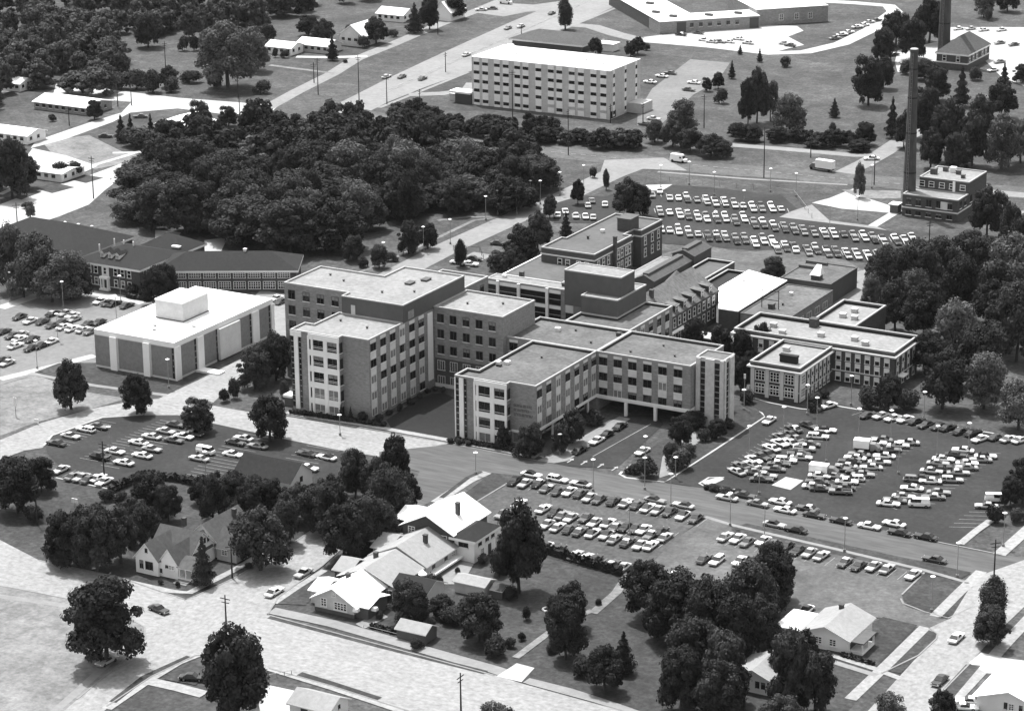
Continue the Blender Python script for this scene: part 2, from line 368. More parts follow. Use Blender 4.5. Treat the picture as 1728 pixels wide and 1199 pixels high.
# right-hand side street
sheet('road', [(1640, 985), (1660, 968), (1740, 940), (1740, 1012), (1700, 1050), (1660, 1092), (1600, 1160), (1560, 1215), (1440, 1225), (1500, 1160), (1550, 1105), (1582, 1075), (1565, 1060), (1605, 1042)], 'street_y')
sheet('lawn', [(1388, 1100), (1465, 1055), (1490, 1040), (1548, 1054), (1475, 1128), (1420, 1112)], 'lawn')
sheet('lawn', [(1492, 1130), (1562, 1060), (1582, 1068), (1575, 1082), (1520, 1135)], 'lawn')
strip('sidewalk', [(1435, 1180), (1500, 1118), (1561, 1058)], 2.4, 'walk')
strip('sidewalk', [(1578, 1040), (1620, 998), (1656, 964)], 2.4, 'walk')
strip('sidewalk', [(1592, 1200), (1650, 1138), (1700, 1082), (1740, 1040)], 2.6, 'walk')
strip('sidewalk', [(1620, 918), (1648, 895), (1672, 878)], 1.8, 'walk')
strip('sidewalk', [(1686, 936), (1740, 888)], 2.8, 'walk')
sheet('driveway', [(1635, 1118), (1655, 1100), (1700, 1110), (1740, 1115), (1740, 1140), (1665, 1135)], 'white_concrete')
strip('driveway', [(1402, 1105), (1475, 1128), (1520, 1145)], 1.6, 'walk')
strip('driveway', [(1400, 1115), (1480, 1140)], 1.6, 'concrete')
sheet('lawn', [(1575, 1180), (1630, 1120), (1655, 1122), (1610, 1175)], 'lawn')
# foreground streets
sheet('road', [(-20, 900), (65, 944), (200, 972), (312, 1012), (330, 1020), (450, 1036), (640, 1086), (835, 1138), (880, 1152), (1090, 1210), (720, 1215), (620, 1176), (470, 1132), (330, 1106), (260, 1140), (180, 1195), (140, 1230), (-60, 1230)], 'street_x')
sheet('road', [(312, 1012), (395, 976), (480, 926), (545, 880), (600, 905), (545, 952), (470, 1006), (450, 1036), (400, 1068), (330, 1106), (260, 1140), (180, 1195), (140, 1230), (40, 1230), (200, 1110), (280, 1050)], 'street_y')
sheet('corner_lot', [(-60, 980), (20, 992), (110, 1010), (200, 1034), (244, 1058), (246, 1078), (205, 1118), (130, 1180), (70, 1230), (-60, 1230)], 'dry')
strip('sidewalk', [(-40, 1000), (110, 1022), (190, 1044), (222, 1066), (180, 1122), (110, 1185), (60, 1228)], 1.8, 'concrete')
strip('sidewalk', [(62, 950), (200, 978), (290, 998), (320, 1000), (395, 962), (450, 930)], 1.8, 'walk')
strip('sidewalk', [(458, 1030), (560, 1052), (700, 1092), (835, 1130), (870, 1142)], 3.2, 'concrete')
sheet('driveway', [(838, 1140), (872, 1118), (902, 1126), (880, 1150)], 'white_concrete')
strip('sidewalk', [(888, 1148), (960, 1166), (1040, 1192), (1080, 1206)], 2.4, 'concrete')
strip('lawn', [(455, 1041), (640, 1090), (820, 1135)], 1.7, 'lawn')
sheet('lawn', [(468, 1018), (540, 968), (545, 990), (515, 1020)], 'lawn')
strip('sidewalk', [(462, 1018), (500, 992), (548, 962)], 1.6, 'walk')
strip('sidewalk', [(180, 1196), (250, 1148), (300, 1118), (335, 1104)], 2.2, 'walk')
strip('sidewalk', [(455, 1128), (560, 1160), (680, 1200)], 2.0, 'walk')
strip('driveway', [(255, 1150), (300, 1160), (345, 1172)], 3, 'walk')
sheet('driveway', [(430, 1150), (500, 1165), (510, 1205), (440, 1205)], 'white_concrete')
sheet('lawn', [(195, 1200), (262, 1158), (340, 1178), (350, 1230), (180, 1230)], 'lawn')
sheet('lawn', [(276, 1145), (320, 1118), (355, 1128), (330, 1155)], 'lawn')
strip('lawn', [(190, 1185), (245, 1142), (320, 1108)], 1.6, 'lawn')
strip('lawn', [(505, 1137), (560, 1154), (640, 1180)], 1.8, 'lawn')
sheet('driveway', [(600, 1052), (640, 1030), (655, 1040), (615, 1060)], 'concrete')
sheet('driveway', [(722, 968), (770, 940), (800, 950), (780, 985), (730, 985)], 'concrete')
strip('lawn', [(745, 840), (790, 806), (812, 796)], 1.2, 'lawn')
strip('path', [(1000, 1035), (1040, 1000), (1060, 970)], 2, 'dry')
strip('path', [(870, 1110), (950, 1050), (1000, 1030)], 1.6, 'dry')
# pavement and walks in front of the hospital
strip('sidewalk', [(482, 696), (620, 718), (747, 741), (905, 771)], 1.9, 'walk', h=.14)
strip('curb', [(480, 700), (620, 723), (747, 746), (905, 777)], .3, 'concrete', h=.13)
sheet('sidewalk', [(905, 777), (925, 768), (1045, 702), (1064, 706), (958, 777), (935, 781)], 'concrete')
sheet('planting_bed', [(1048, 800), (1068, 775), (1130, 735), (1200, 700), (1262, 676), (1290, 702), (1122, 812), (1080, 808)], 'lawn')
sheet('sidewalk', [(1112, 806), (1118, 770), (1160, 735), (1172, 728), (1190, 740), (1140, 768), (1130, 800)], 'concrete')
mbx = MB()
strip('curb', [(1050, 796), (1046, 800), (1056, 806), (1080, 809), (1120, 813), (1128, 809), (1200, 763), (1289, 704), (1285, 697), (1262, 688)], .7, 'white_concrete', z=0, h=.15, mb=mbx)
strip('curb', [(1258, 668), (1300, 680), (1350, 690), (1384, 693), (1388, 690)], .5, 'white_concrete', z=0, h=.15, mb=mbx)
strip('curb', [(1405, 684), (1470, 695), (1560, 712), (1740, 742)], .6, 'white_concrete', z=0, h=.15, mb=mbx)
strip('curb', [(1240, 826), (1190, 821), (1180, 816), (1196, 806), (1222, 806)], .5, 'white_concrete', z=0, h=.15, mb=mbx)
strip('curb', [(1500, 895), (1590, 916), (1690, 936)], .4, 'concrete', z=0, h=.14, mb=mbx)
strip('curb', [(800, 849), (855, 816), (864, 808)], .4, 'concrete', z=0, h=.14, mb=mbx)
strip('curb', [(74, 752), (88, 735), (172, 705), (240, 700)], .45, 'white_concrete', z=0, h=.14, mb=mbx)
strip('curb', [(94, 806), (140, 816), (188, 826)], .45, 'white_concrete', z=0, h=.14, mb=mbx)
strip('curb', [(1520, 1010), (1524, 1018), (1560, 1032), (1600, 1043), (1640, 1024)], .4, 'concrete', z=0, h=.14, mb=mbx)
strip('curb', [(1560, 966), (1522, 1003)], .4, 'concrete', z=0, h=.14, mb=mbx)
for cp in ([(452, 1038), (640, 1088), (835, 1140)], [(455, 1128), (560, 1158), (690, 1200)], [(180, 1192), (255, 1142), (330, 1106), (350, 1106)], [(66, 946), (200, 974), (312, 1012), (330, 1006), (395, 976), (480, 926), (540, 886)], [(452, 1036), (470, 1008), (545, 954), (596, 908)], [(890, 1154), (1000, 1184), (1088, 1210)], [(-60, 980), (20, 992), (110, 1010), (200, 1034), (244, 1058), (246, 1078), (205, 1118), (130, 1180)], [(1488, 1136), (1550, 1106), (1580, 1078), (1582, 1070), (1568, 1060)], [(1578, 1180), (1636, 1120)]):
    strip('curb', cp, .35, 'concrete', z=0, h=.2, mb=mbx)
struct(mbx.build('curb'))
sheet('soil', [(1182, 812), (1215, 804), (1222, 808), (1196, 820)], 'white_concrete')
sheet('soil', [(1302, 818), (1326, 804), (1356, 810), (1334, 826)], 'white_concrete')
# painted stall lines
pm = MB(); ZL[0] += .003
def lines(p0, p1, n, ang, ln, wd=.11):
    a, b = G(*p0), G(*p1)
    for i in range(n):
        c = a.lerp(b, i/max(n-1, 1)); d = Vector((math.cos(R(ang)), math.sin(R(ang)), 0))*ln/2; e = Vector((-d.y, d.x, 0)).normalized()*wd/2
        pm.face([tuple(Vector(((c+s).x, (c+s).y, ZL[0]))) for s in (-d-e, d-e, d+e, -d+e)], 'paint')
lines((96, 752), (180, 712), 13, 2, 5.4); lines((186, 788), (330, 716), 19, 2, 5.2); lines((150, 776), (285, 712), 19, 2, 5.2)
lines((345, 806), (430, 735), 16, 2, 9.5); lines((465, 805), (545, 757), 10, 2, 9)
lines((104, 797), (178, 814), 7, 90, 5)
lines((868, 815), (1185, 882), 20, 90, 5.2); lines((935, 872), (1128, 912), 13, 90, 10); lines((915, 924), (1050, 958), 9, 90, 5)
lines((1105, 328), (1330, 356), 23, -59, 5.2, .2); lines((1105, 356), (1545, 410), 44, -59, 5.2, .2); lines((1108, 388), (1505, 438), 40, -59, 5.2, .2)
lines((940, 362), (1005, 368), 6, -60, 5, .2)
lines((1450, 697), (1728, 746), 16, 70, 5.4)
lines((1238, 793), (1340, 718), 17, -24, 5); lines((1290, 806), (1396, 724), 17, 20, 5)
lines((1382, 824), (1490, 744), 18, -24, 5); lines((1420, 832), (1536, 746), 18, 22, 5)
lines((1500, 855), (1620, 765), 19, -22, 5); lines((1552, 855), (1670, 765), 19, 22, 5)
lines((1625, 890), (1690, 840), 9, 24, 6)
lines((1215, 912), (1540, 975), 20, 88, 5)
lines((15, 560), (160, 500), 1, 90, 4)
struct(pm.build('parking_lines'))
am = MB(); ZL[0] += .003
for px, py in ((985, 781.5), (1013, 786.5), (1037, 791.5), (1062, 787), (962, 778)):
    c = G(px, py)
    for (x0, x1, y0, y1) in ((-.18, .18, -1.4, .6),): am.face([(c.x+x0, c.y+y0, ZL[0]), (c.x+x1, c.y+y0, ZL[0]), (c.x+x1, c.y+y1, ZL[0]), (c.x+x0, c.y+y1, ZL[0])], 'paint')
    am.face([(c.x-.6, c.y+.6, ZL[0]), (c.x+.6, c.y+.6, ZL[0]), (c.x, c.y+1.8, ZL[0])], 'paint')
def dash(p0, p1, n, wd, fr=.5):
    a, b = G(*p0), G(*p1); d = (b-a)/n; e = Vector((-d.y, d.x, 0)).normalized()*wd/2
    for i in range(n):
        s = a+d*i; t = s+d*fr
        am.face([(q.x, q.y, ZL[0]) for q in (s-e, t-e, t+e, s+e)], 'paint')
dash((655, 152), (1020, -10), 26, .3); dash((640, 162), (980, 8), 1, .2, 1)
dash((930, 257), (1640, 322), 40, .25); dash((1000, 771), (1098, 716), 1, .18, 1)
struct(am.build('road_markings'))
# ------------------------------------------------------------------ building helpers
CACHE = {}
FACE = {'S': 0.0, 'E': R(90), 'N': R(180), 'W': R(-90)}       # S faces the viewer's street, E the right-hand side
def base(o): 
    q = [0, 0, 0]
    while o is not None:
        for i in range(3): q[i] += o.location[i]
        o = o.parent
    return q
WR = random.Random(19)
def win_mesh(w, h, style):
    bl = WR.choice((0, 0, 0, 0, 0, 0, 0, .25, .4)) if style in ('dark', 'sash') else 0
    k = (round(w, 2), round(h, 2), style, bl)
    if k in CACHE: return CACHE[k]
    mb = MB(); fr = dict(dark='mullion', white='frame', sash='frame', slot='mullion', cur='frame', half='frame')[style]
    gl = 'curtain' if style == 'cur' else 'glass'
    mb.face([(-w/2, -.03, -h/2), (w/2, -.03, -h/2), (w/2, -.03, h/2), (-w/2, -.03, h/2)], gl)
    t = .16 if style in ('white', 'sash', 'half') else .08
    mb.box(-w/2-t, -w/2, -.1, 0, -h/2-t, h/2+t, fr).box(w/2, w/2+t, -.1, 0, -h/2-t, h/2+t, fr)
    mb.box(-w/2, w/2, -.1, 0, h/2, h/2+t, fr)
    if style in ('dark', 'sash', 'white', 'half'): mb.box(-w/2-t-.1, w/2+t+.1, -.22, 0, -h/2-t-.12, -h/2-t, 'frame')
    else: mb.box(-w/2, w/2, -.1, 0, -h/2-t, -h/2, fr)
    if bl: mb.face([(-w/2, -.04, h/2-h*bl), (w/2, -.04, h/2-h*bl), (w/2, -.04, h/2), (-w/2, -.04, h/2)], 'curtain')
    if style == 'dark': mb.box(-.05, .05, -.09, -.03, -h/2, h/2, 'mullion')
    if style == 'cur': mb.box(-.05, .05, -.09, -.03, -h/2, h/2, 'frame')
    if style in ('sash', 'half'): mb.box(-w/2, w/2, -.1, -.03, -.08, .08, 'frame')
    if style == 'half': mb.face([(-w/2, -.045, .08), (w/2, -.045, .08), (w/2, -.045, h/2), (-w/2, -.045, h/2)], 'frame')
    if style == 'white':
        n = max(2, int(w/.6))
        for i in range(1, n): mb.box(-w/2+w*i/n-.07, -w/2+w*i/n+.07, -.1, -.03, -h/2, h/2, 'frame')
        for i in range(1, 3): mb.box(-w/2, w/2, -.095, -.03, -h/2+h*i/3-.06, -h/2+h*i/3+.06, 'frame')
    if style == 'slot':
        n = int(h/1.35)
        for i in range(1, n): mb.box(-w/2, w/2, -.1, -.03, -h/2+h*i/n-.1, -h/2+h*i/n+.1, 'metal')
    CACHE[k] = mb.mesh('window'); return CACHE[k]
def window(par, x, y, z, w, h, face='S', style='dark', name='window', ang=None):
    b = base(par)
    return link(name, win_mesh(w, h, style), par, (x-b[0], y-b[1], z-b[2]), FACE[face] if ang is None else ang)
def panel_mesh(w, h, d, m):
    k = ('p', round(w, 2), round(h, 2), d, m)
    if k not in CACHE: CACHE[k] = MB().box(-w/2, w/2, -d, 0, -h/2, h/2, m).mesh('panel')
    return CACHE[k]
def panel(par, x, y, z, w, h, face='S', m='spandrel', d=.08, name='spandrel_panel', ang=None):
    b = base(par)
    return link(name, panel_mesh(w, h, d, m), par, (x-b[0], y-b[1], z-b[2]), FACE[face] if ang is None else ang)
def _in(x, y, poly):
    c = False
    for i in range(len(poly)):
        (x1, y1), (x2, y2) = poly[i-1], poly[i]
        if (y1 > y) != (y2 > y) and x < (x2-x1)*(y-y1)/(y2-y1)+x1: c = not c
    return c
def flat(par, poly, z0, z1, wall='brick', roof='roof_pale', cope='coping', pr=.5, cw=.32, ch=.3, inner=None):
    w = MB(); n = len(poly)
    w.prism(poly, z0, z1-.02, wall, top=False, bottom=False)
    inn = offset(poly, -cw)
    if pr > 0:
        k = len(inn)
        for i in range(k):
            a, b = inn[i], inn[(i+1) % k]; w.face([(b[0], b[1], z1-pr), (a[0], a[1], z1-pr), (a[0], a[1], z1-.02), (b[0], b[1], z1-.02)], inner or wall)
    w.build('wall', par)
    rm = MB(); ngon(rm, [Vector((p[0], p[1], z1-pr)) for p in (inn if pr > 0 else poly)], roof); rm.build('roof', par)
    MB().ring(poly, .07, cw+.02, z1-ch, z1+.04, cope).build('coping', par)
def roof_box(par, x, y, z, sx, sy, sz, m='metal', name='roof_vent'):
    mb = MB().box(x-sx/2, x+sx/2, y-sy/2, y+sy/2, z, z+sz*.8, m); mb.box(x-sx/2-.12, x+sx/2+.12, y-sy/2-.12, y+sy/2+.12, z+sz*.8, z+sz, m)
    return mb.build(name, par)
def gable(par, x0, x1, y0, y1, ze, zr, ax='y', wall='white_wall', roof='shingle', oh=.5, z0=0, trim='frame'):
    """pitched-roof body: walls with gable ends, and a roof of two thick slopes"""
    w = MB(); r = MB(); t = .18
    if ax == 'y':
        xm = (x0+x1)/2
        for y, s in ((y0, 1), (y1, -1)):
            p = [(x0, y, z0), (x1, y, z0), (x1, y, ze), (xm, y, zr), (x0, y, ze)]; w.face(p if s > 0 else p[::-1], wall)
        w.face([(x0, y1, z0), (x0, y0, z0), (x0, y0, ze), (x0, y1, ze)], wall); w.face([(x1, y0, z0), (x1, y1, z0), (x1, y1, ze), (x1, y0, ze)], wall)
        sl = (zr-ze)/(xm-x0); e = ze-oh*sl
        for s, xe in ((-1, x0-oh), (1, x1+oh)):
            a = [(xe, y0-oh, e+.05), (xe, y1+oh, e+.05), (xm, y1+oh, zr+.05), (xm, y0-oh, zr+.05)]
            slab(r, a, t, roof, trim)
    else:
        ym = (y0+y1)/2
        for x, s in ((x0, -1), (x1, 1)):
            p = [(x, y0, z0), (x, y1, z0), (x, y1, ze), (x, ym, zr), (x, y0, ze)]; w.face(p if s > 0 else p[::-1], wall)
        w.face([(x0, y0, z0), (x1, y0, z0), (x1, y0, ze), (x0, y0, ze)], wall); w.face([(x1, y1, z0), (x0, y1, z0), (x0, y1, ze), (x1, y1, ze)], wall)
        sl = (zr-ze)/(ym-y0); e = ze-oh*sl
        for ye in (y0-oh, y1+oh):
            a = [(x0-oh, ye, e+.05), (x1+oh, ye, e+.05), (x1+oh, ym, zr+.05), (x0-oh, ym, zr+.05)]
            slab(r, a, t, roof, trim)
    w.build('wall', par); return r.build('roof', par)
def slab(mb, a, t, m, trim):
    b = [(p[0], p[1], p[2]+t) for p in a]; n = (Vector(a[1])-Vector(a[0])).cross(Vector(a[2])-Vector(a[0]))
    if n.z < 0: a = a[::-1]; b = b[::-1]
    mb.face(b, m); mb.face(a[::-1], trim)
    for i in range(4):
        j = (i+1) % 4; mb.face([a[i], a[j], b[j], b[i]], trim)
def hip(par, x0, x1, y0, y1, ze, zr, wall='brick_dark', roof='shingle', oh=.6, z0=0, M4=None, trim='frame', inset=None):
    f = (lambda p: tuple(M4 @ Vector(p))) if M4 else (lambda p: p)
    w = MB()
    for a, b in (((x0, y0), (x1, y0)), ((x1, y0), (x1, y1)), ((x1, y1), (x0, y1)), ((x0, y1), (x0, y0))):
        w.face([f((a[0], a[1], z0)), f((b[0], b[1], z0)), f((b[0], b[1], ze)), f((a[0], a[1], ze))], wall)
    w.build('wall', par)
    r = MB(); X0, X1, Y0, Y1 = x0-oh, x1+oh, y0-oh, y1+oh; i = (min(X1-X0, Y1-Y0)/2) if inset is None else inset
    if X1-X0 >= Y1-Y0: A, B = (X0+i, (Y0+Y1)/2, zr), (X1-i, (Y0+Y1)/2, zr)
    else: A, B = ((X0+X1)/2, Y0+i, zr), ((X0+X1)/2, Y1-i, zr)
    c = [(X0, Y0, ze), (X1, Y0, ze), (X1, Y1, ze), (X0, Y1, ze)]
    if X1-X0 >= Y1-Y0: fs = [[c[0], c[1], B, A], [c[1], c[2], B], [c[2], c[3], A, B], [c[3], c[0], A]]
    else: fs = [[c[0], c[1], A], [c[1], c[2], B, A], [c[2], c[3], B], [c[3], c[0], A, B]]
    for q in fs: r.face([f(p) for p in q], roof)
    for k in range(4):
        a, b = c[k], c[(k+1) % 4]; r.face([f((a[0], a[1], ze-.6)), f((b[0], b[1], ze-.6)), f(b), f(a)], trim)
    r.face([f((p[0], p[1], ze-.6)) for p in c[::-1]], trim)
    return r.build('roof', par)
def chimney(par, x, y, z0, z1, s=.8, m='brick_dark'):
    return MB().box(x-s/2, x+s/2, y-s/2, y+s/2, z0, z1-.2, m).box(x-s/2-.08, x+s/2+.08, y-s/2-.08, y+s/2+.08, z1-.2, z1, m).build('chimney', par)
def stripe_col(par, u, other, face, z0, rows, wd, top, seed, light_from=9, pw=None):
    """one bay of pale spandrels and windows; rows = window tops"""
    rnd = random.Random(seed)
    zt = top
    for i, wt in enumerate(rows):
        x, y = (u, other) if face == 'S' else (other, u)
        h = zt-wt-.12
        if h > .2: panel(par, x, y, wt+.1+h/2, wd, h, face)
        st = 'dark' if i < light_from and rnd.random() > (.04 if light_from == 3 and z0 < 2 else .25) else ('cur' if rnd.random() > .2 else 'dark')
        window(par, x, y, wt-1.0, wd-.25, 1.85, face, 'slot' if False else st)
        zt = wt-2.05
    x, y = (u, other) if face == 'S' else (other, u)
    if zt-z0 > .4: panel(par, x, y, (zt-.1+z0)/2, wd, zt-.1-z0, face)

# ------------------------------------------------------------------ pale annex with brick panels
b = thing('office_block', 'white windowless concrete block with grey brick panels and a rooftop plant room', 'building', (-77.5, -36.5, 0))
X0, X1, Y0, Y1, H = -90.5, -65.2, -58.5, -14.5, 10.2
flat(b, rect(X0, X1, Y0, Y1), 0, H, 'stone', 'roof_white', 'white_wall', .35, .5, 1.3)
for f0, f1 in ((.0, .185), (.30, .605), (.716, .97)): panel(b, X0+(X1-X0)*(f0+f1)/2, Y0, 4.7, (X1-X0)*(f1-f0), 8.0, 'S', 'panel_brick', .12, 'brick_panel')
for f0, f1 in ((.2, .285), (.62, .70)): panel(b, X0+(X1-X0)*(f0+f1)/2, Y0, 4.5, (X1-X0)*(f1-f0), 9, 'S', 'white_wall', .55, 'pilaster')
window(b, X0+(X1-X0)*.985, Y0, 4.7, .45, 8, 'S', 'slot')
L = Y1-Y0
for f0, f1 in ((.06, .19), (.28, .405), (.64, .75), (.85, .95)):
    panel(b, X1, Y0+L*(f0+f1)/2, 4.7, L*(f1-f0), 8.0, 'E', 'panel_brick', .12, 'brick_panel'); window(b, X1, Y0+L*(f1+.011), 4.7, .7, 8, 'E', 'slot')
for f0, f1 in ((.0, .05), (.215, .275), (.77, .84), (.97, 1.0)): panel(b, X1, Y0+L*(f0+f1)/2, 4.5, L*(f1-f0), 9, 'E', 'white_wall', .5, 'pilaster')
panel(b, X1, Y0+L*.527, 4.6, L*.21, 8.4, 'E', 'stone', .9, 'stone_panel')
panel(b, X1, Y0+L*.43, 1.2, 1.6, 2.4, 'E', 'mullion', .15, 'door')
flat(b, rect(-83.2, -74.3, -42, -30.8), 9.85, 15, 'grey_wall', 'roof_white', 'white_wall', .15, .3, .3)
MB().box(-83.3, -74.2, -42.1, -30.7, 9.86, 10.1, 'mullion').build('plinth', b)
for x, y in ((-79, -48), (-69.5, -44), (-77, -51)): roof_box(b, x, y, H-.35, .8, .6, .35)
MB().box(-65.2, -58, -50, -47, 0, .5, 'white_wall').build('step', b)

# ------------------------------------------------------------------ tall brick hospital block
b = thing('hospital_block', 'tall brick hospital block with five storeys of striped windows and a balcony bay', 'building', (-15, -38, 0))
W1 = [(-26.6, -62.4), (-12.5, -62.4), (-12.5, -60.9), (-5, -60.9), (-5, -44.9), (-23.8, -44.9), (-23.8, -56), (-26.6, -56)]
flat(b, W1, 0, 20.6, 'brick', 'roof_pale', 'coping', .45)
P = [(-42.3, -41.7), (-22.9, -41.7), (-22.9, -44.95), (-4.95, -44.95), (-4.95, -15.3), (-22.9, -15.3), (-22.9, -25), (-42.3, -25)]
flat(b, P, 0, 25, 'brick', 'roof_pale', 'coping', .4)
MB().box(-22.85, -4.9, -45.02, -44.9, 20.2, 24.75, 'dark_wall').box(-4.96, -4.88, -45.0, -30.5, 20.4, 24.75, 'dark_wall').box(-4.96, -4.88, -30.5, -15.4, 20.9, 24.75, 'dark_wall').build('dark_cladding', b)
T = rect(-4.85, 15, -30.7, -14.4)
flat(b, T, 0, 21, 'brick', 'roof_pale', 'coping', .45)
flat(b, rect(-20, -6.2, -15.2, -1.2), 0, 21, 'brick', 'roof_pale', 'coping', .5)
# front stair strips, balcony bay
window(b, -26.0, -62.4, 10, .85, 18.2, 'S', 'slot', 'stair_window'); window(b, -23.9, -62.4, 10, .55, 18.2, 'S', 'slot', 'stair_window')
panel(b, -24.95, -62.4, 9.9, 1.2, 19, 'S', 'white_wall', .22, 'white_pier'); panel(b, -25, -62.4, 19.7, 3.2, 1.3, 'S', 'white_wall', .2, 'white_pier')
for x, wd in ((-21.3, .5), (-20.25, .6), (-16.4, 1.1), (-12.75, .5)): panel(b, x, -62.4, 9.9, wd, 19.8, 'S', 'white_wall', .3, 'white_pier')
for k in range(5):
    zt = 19.0-4.1*k
    window(b, -18.4, -62.4, zt-1.35, 3.0, 2.5, 'S', 'slot' if False else ('dark' if k < 3 else 'cur'))
    window(b, -14.4, -62.4, zt-1.35, 2.7, 2.5, 'S', 'dark' if k < 3 else 'cur'); window(b, -12.5, -61.65, zt-1.35, 1.1, 2.5, 'E', 'dark')
    window(b, -20.8, -62.4, zt-1.35, .45, 2.5, 'S', 'slot')
    panel(b, -16.9, -62.4, zt+.68, 8.9, 1.45, 'S', 'white_wall', .26, 'balcony_front')
    MB().box(-19.9, -16.95, -62.75, -62.68, zt-2.1, zt-2.0, 'frame').box(-15.85, -12.5, -62.75, -62.68, zt-2.1, zt-2.0, 'frame').box(-19.9, -16.95, -62.75, -62.68, zt-1.7, zt-1.63, 'frame').box(-15.85, -12.5, -62.75, -62.68, zt-1.7, zt-1.63, 'frame').build('balcony_rail', b)
rows5 = [19.2-4.1*k for k in range(5)]
for i, u in enumerate((-58.9, -54.4, -50, -45.6, -41.2, -36.8)): stripe_col(b, u, -5 if i < 4 else -4.9, 'E', 1.0, rows5, 2.5, 20.2, 40+i, 3)
panel(b, -4.9, -32.7, 11, 2.2, 17.6, 'E', 'white_wall', .25, 'white_pier')
for i, x in enumerate((-2.9, .75, 4.5, 8.25, 12.0)):
    for k in range(3): window(b, x, -30.7, 18.1-4.08*k, 1.75, 2.15, 'S', 'dark')
    for k in range(3, 5): window(b, x, -30.7, 18.1-4.08*k, 1.9, 2.2, 'S', 'white')
MB().box(-4.7, 15.06, -30.8, -30.68, 0, 7.6, 'brick_dark').box(-4.7, 15.06, -30.85, -30.68, 0, 1.0, 'stone').build('older_brick_base', b)
for i, x in enumerate((-40.1, -35.7, -31.4, -27, -23.9)):
    for k in range(6): window(b, x, -41.7, 22.0-4.05*k, 1.9 if i < 4 else 1.0, 2.3, 'S', 'dark')
window(b, -6.2, -4.5, 18.4, 1.6, 2, 'E', 'dark')
panel(b, -19.5, -44.98, 21.8, 1.2, 2.4, 'S', 'grey_wall', .12, 'louvre'); panel(b, -4.88, -41.5, 21.8, 2.6, 2.0, 'E', 'brick', .1, 'louvre')
for x, y in ((-14, -27), (-12, -22.5)): roof_box(b, x, y, 24.6, 1.6, 2.6, .5, 'roof_mid')
for x, y in ((-16, -37), (-9, -33), (-30, -33), (-36, -30), (-20, -50), (-11, -52), (1, -24), (9, -20)): roof_box(b, x, y, 24.6 if y > -44 and x < -5 else (20.15 if x < -5 else 20.55), .35, .35, .5, 'mullion', 'vent_pipe')
g = thing('gatehouse', 'small dark kiosk with a pale pyramid cap at the corner of the tall brick block', 'kiosk', (-29, -60, 0))
hip(g, -30, -28, -61, -59, 2.8, 3.6, 'dark_wall', 'roof_white', .3)
# ------------------------------------------------------------------ lower front wings
b = thing('hospital_wing', 'four-storey brick hospital wing on two arms with a drive-through under its right arm', 'building', (40, -35, 0))
A = [(19.1, -60.9), (33.3, -60.9), (33.3, -59.3), (40.2, -59.3), (40.2, -28.9), (22.3, -28.9), (22.3, -55), (19.1, -55)]
flat(b, A, 4.0, 15.5, 'brick', 'roof_grey', 'coping', .75, .32, .3, 'tar_and_shade')  # inner parapet faces coloured black to deepen their shade
A0 = [(19.1, -60.9), (33.3, -60.9), (33.3, -59.3), (36.5, -59.3), (37.0, -28.9), (22.3, -28.9), (22.3, -55), (19.1, -55)]
MB().prism(A0, 0, 4.02, 'brick', top=False, bottom=False).build('ground_floor_wall', b)
C_ = rect(14.3, 40.2, -28.7, -10.5)
flat(b, C_, 0, 15.5, 'brick', 'roof_grey', 'coping', .75, .32, .3, 'tar_and_shade')
flat(b, rect(40.3, 65.6, -28.9, -10.4), 4.0, 15.5, 'brick', 'roof_grey', 'coping', .75, .32, .3, 'tar_and_shade')
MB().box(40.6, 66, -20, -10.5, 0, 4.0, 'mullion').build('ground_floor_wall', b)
MB().box(40.3, 65.7, -28.9, -10.4, 3.5, 4.05, 'white_wall').build('soffit', b)
flat(b, [(21.5, -10.3), (39.8, -10.3), (39.8, 13.6), (31.9, 13.6), (31.9, -2.2), (21.5, -2.2)], 0, 15.5, 'brick', 'roof_grey', 'coping', .75, .32, .3, 'tar_and_shade')
flat(b, rect(21.6, 32, -2.1, 14), 0, 20, 'dark_wall', 'roof_pale', 'coping', .2)
flat(b, rect(15, 31.3, 1.2, 8.8), 15.6, 25, 'dark_wall', 'roof_pale', 'coping', .2)
window(b, 19.9, -60.9, 7.6, .9, 14.6, 'S', 'slot', 'stair_window'); window(b, 22.0, -60.9, 7.6, .55, 14.6, 'S', 'slot', 'stair_window')
panel(b, 20.95, -60.9, 7.5, 1.2, 14.9, 'S', 'white_wall', .22, 'white_pier'); panel(b, 19.25, -60.9, 7.5, .3, 14.9, 'S', 'white_wall', .22, 'white_pier')
for x, wd in ((24.6, .5), (25.4, .6), (29.4, 1.1), (33.05, .5)): panel(b, x, -60.9, 7.3, wd, 14.6, 'S', 'white_wall', .3, 'white_pier')
for k in range(4):
    zt = 14.0-3.9*k
    window(b, 27.3, -60.9, zt-1.35, 3.0, 2.5, 'S', 'dark' if k < 3 else 'cur'); window(b, 31.4, -60.9, zt-1.35, 2.6, 2.5, 'S', 'dark')
    window(b, 24.98, -60.9, zt-1.35, .35, 2.5, 'S', 'slot'); window(b, 33.3, -60.1, zt-1.35, 1.0, 2.5, 'E', 'dark')
    panel(b, 28.9, -60.9, zt+.62, 8.9, 1.3, 'S', 'white_wall', .26, 'balcony_front')
    MB().box(25.8, 28.85, -61.25, -61.18, zt-2.1, zt-2.0, 'frame').box(29.95, 33.3, -61.25, -61.18, zt-2.1, zt-2.0, 'frame').build('balcony_rail', b)
lm = MB(); rl = random.Random(5)
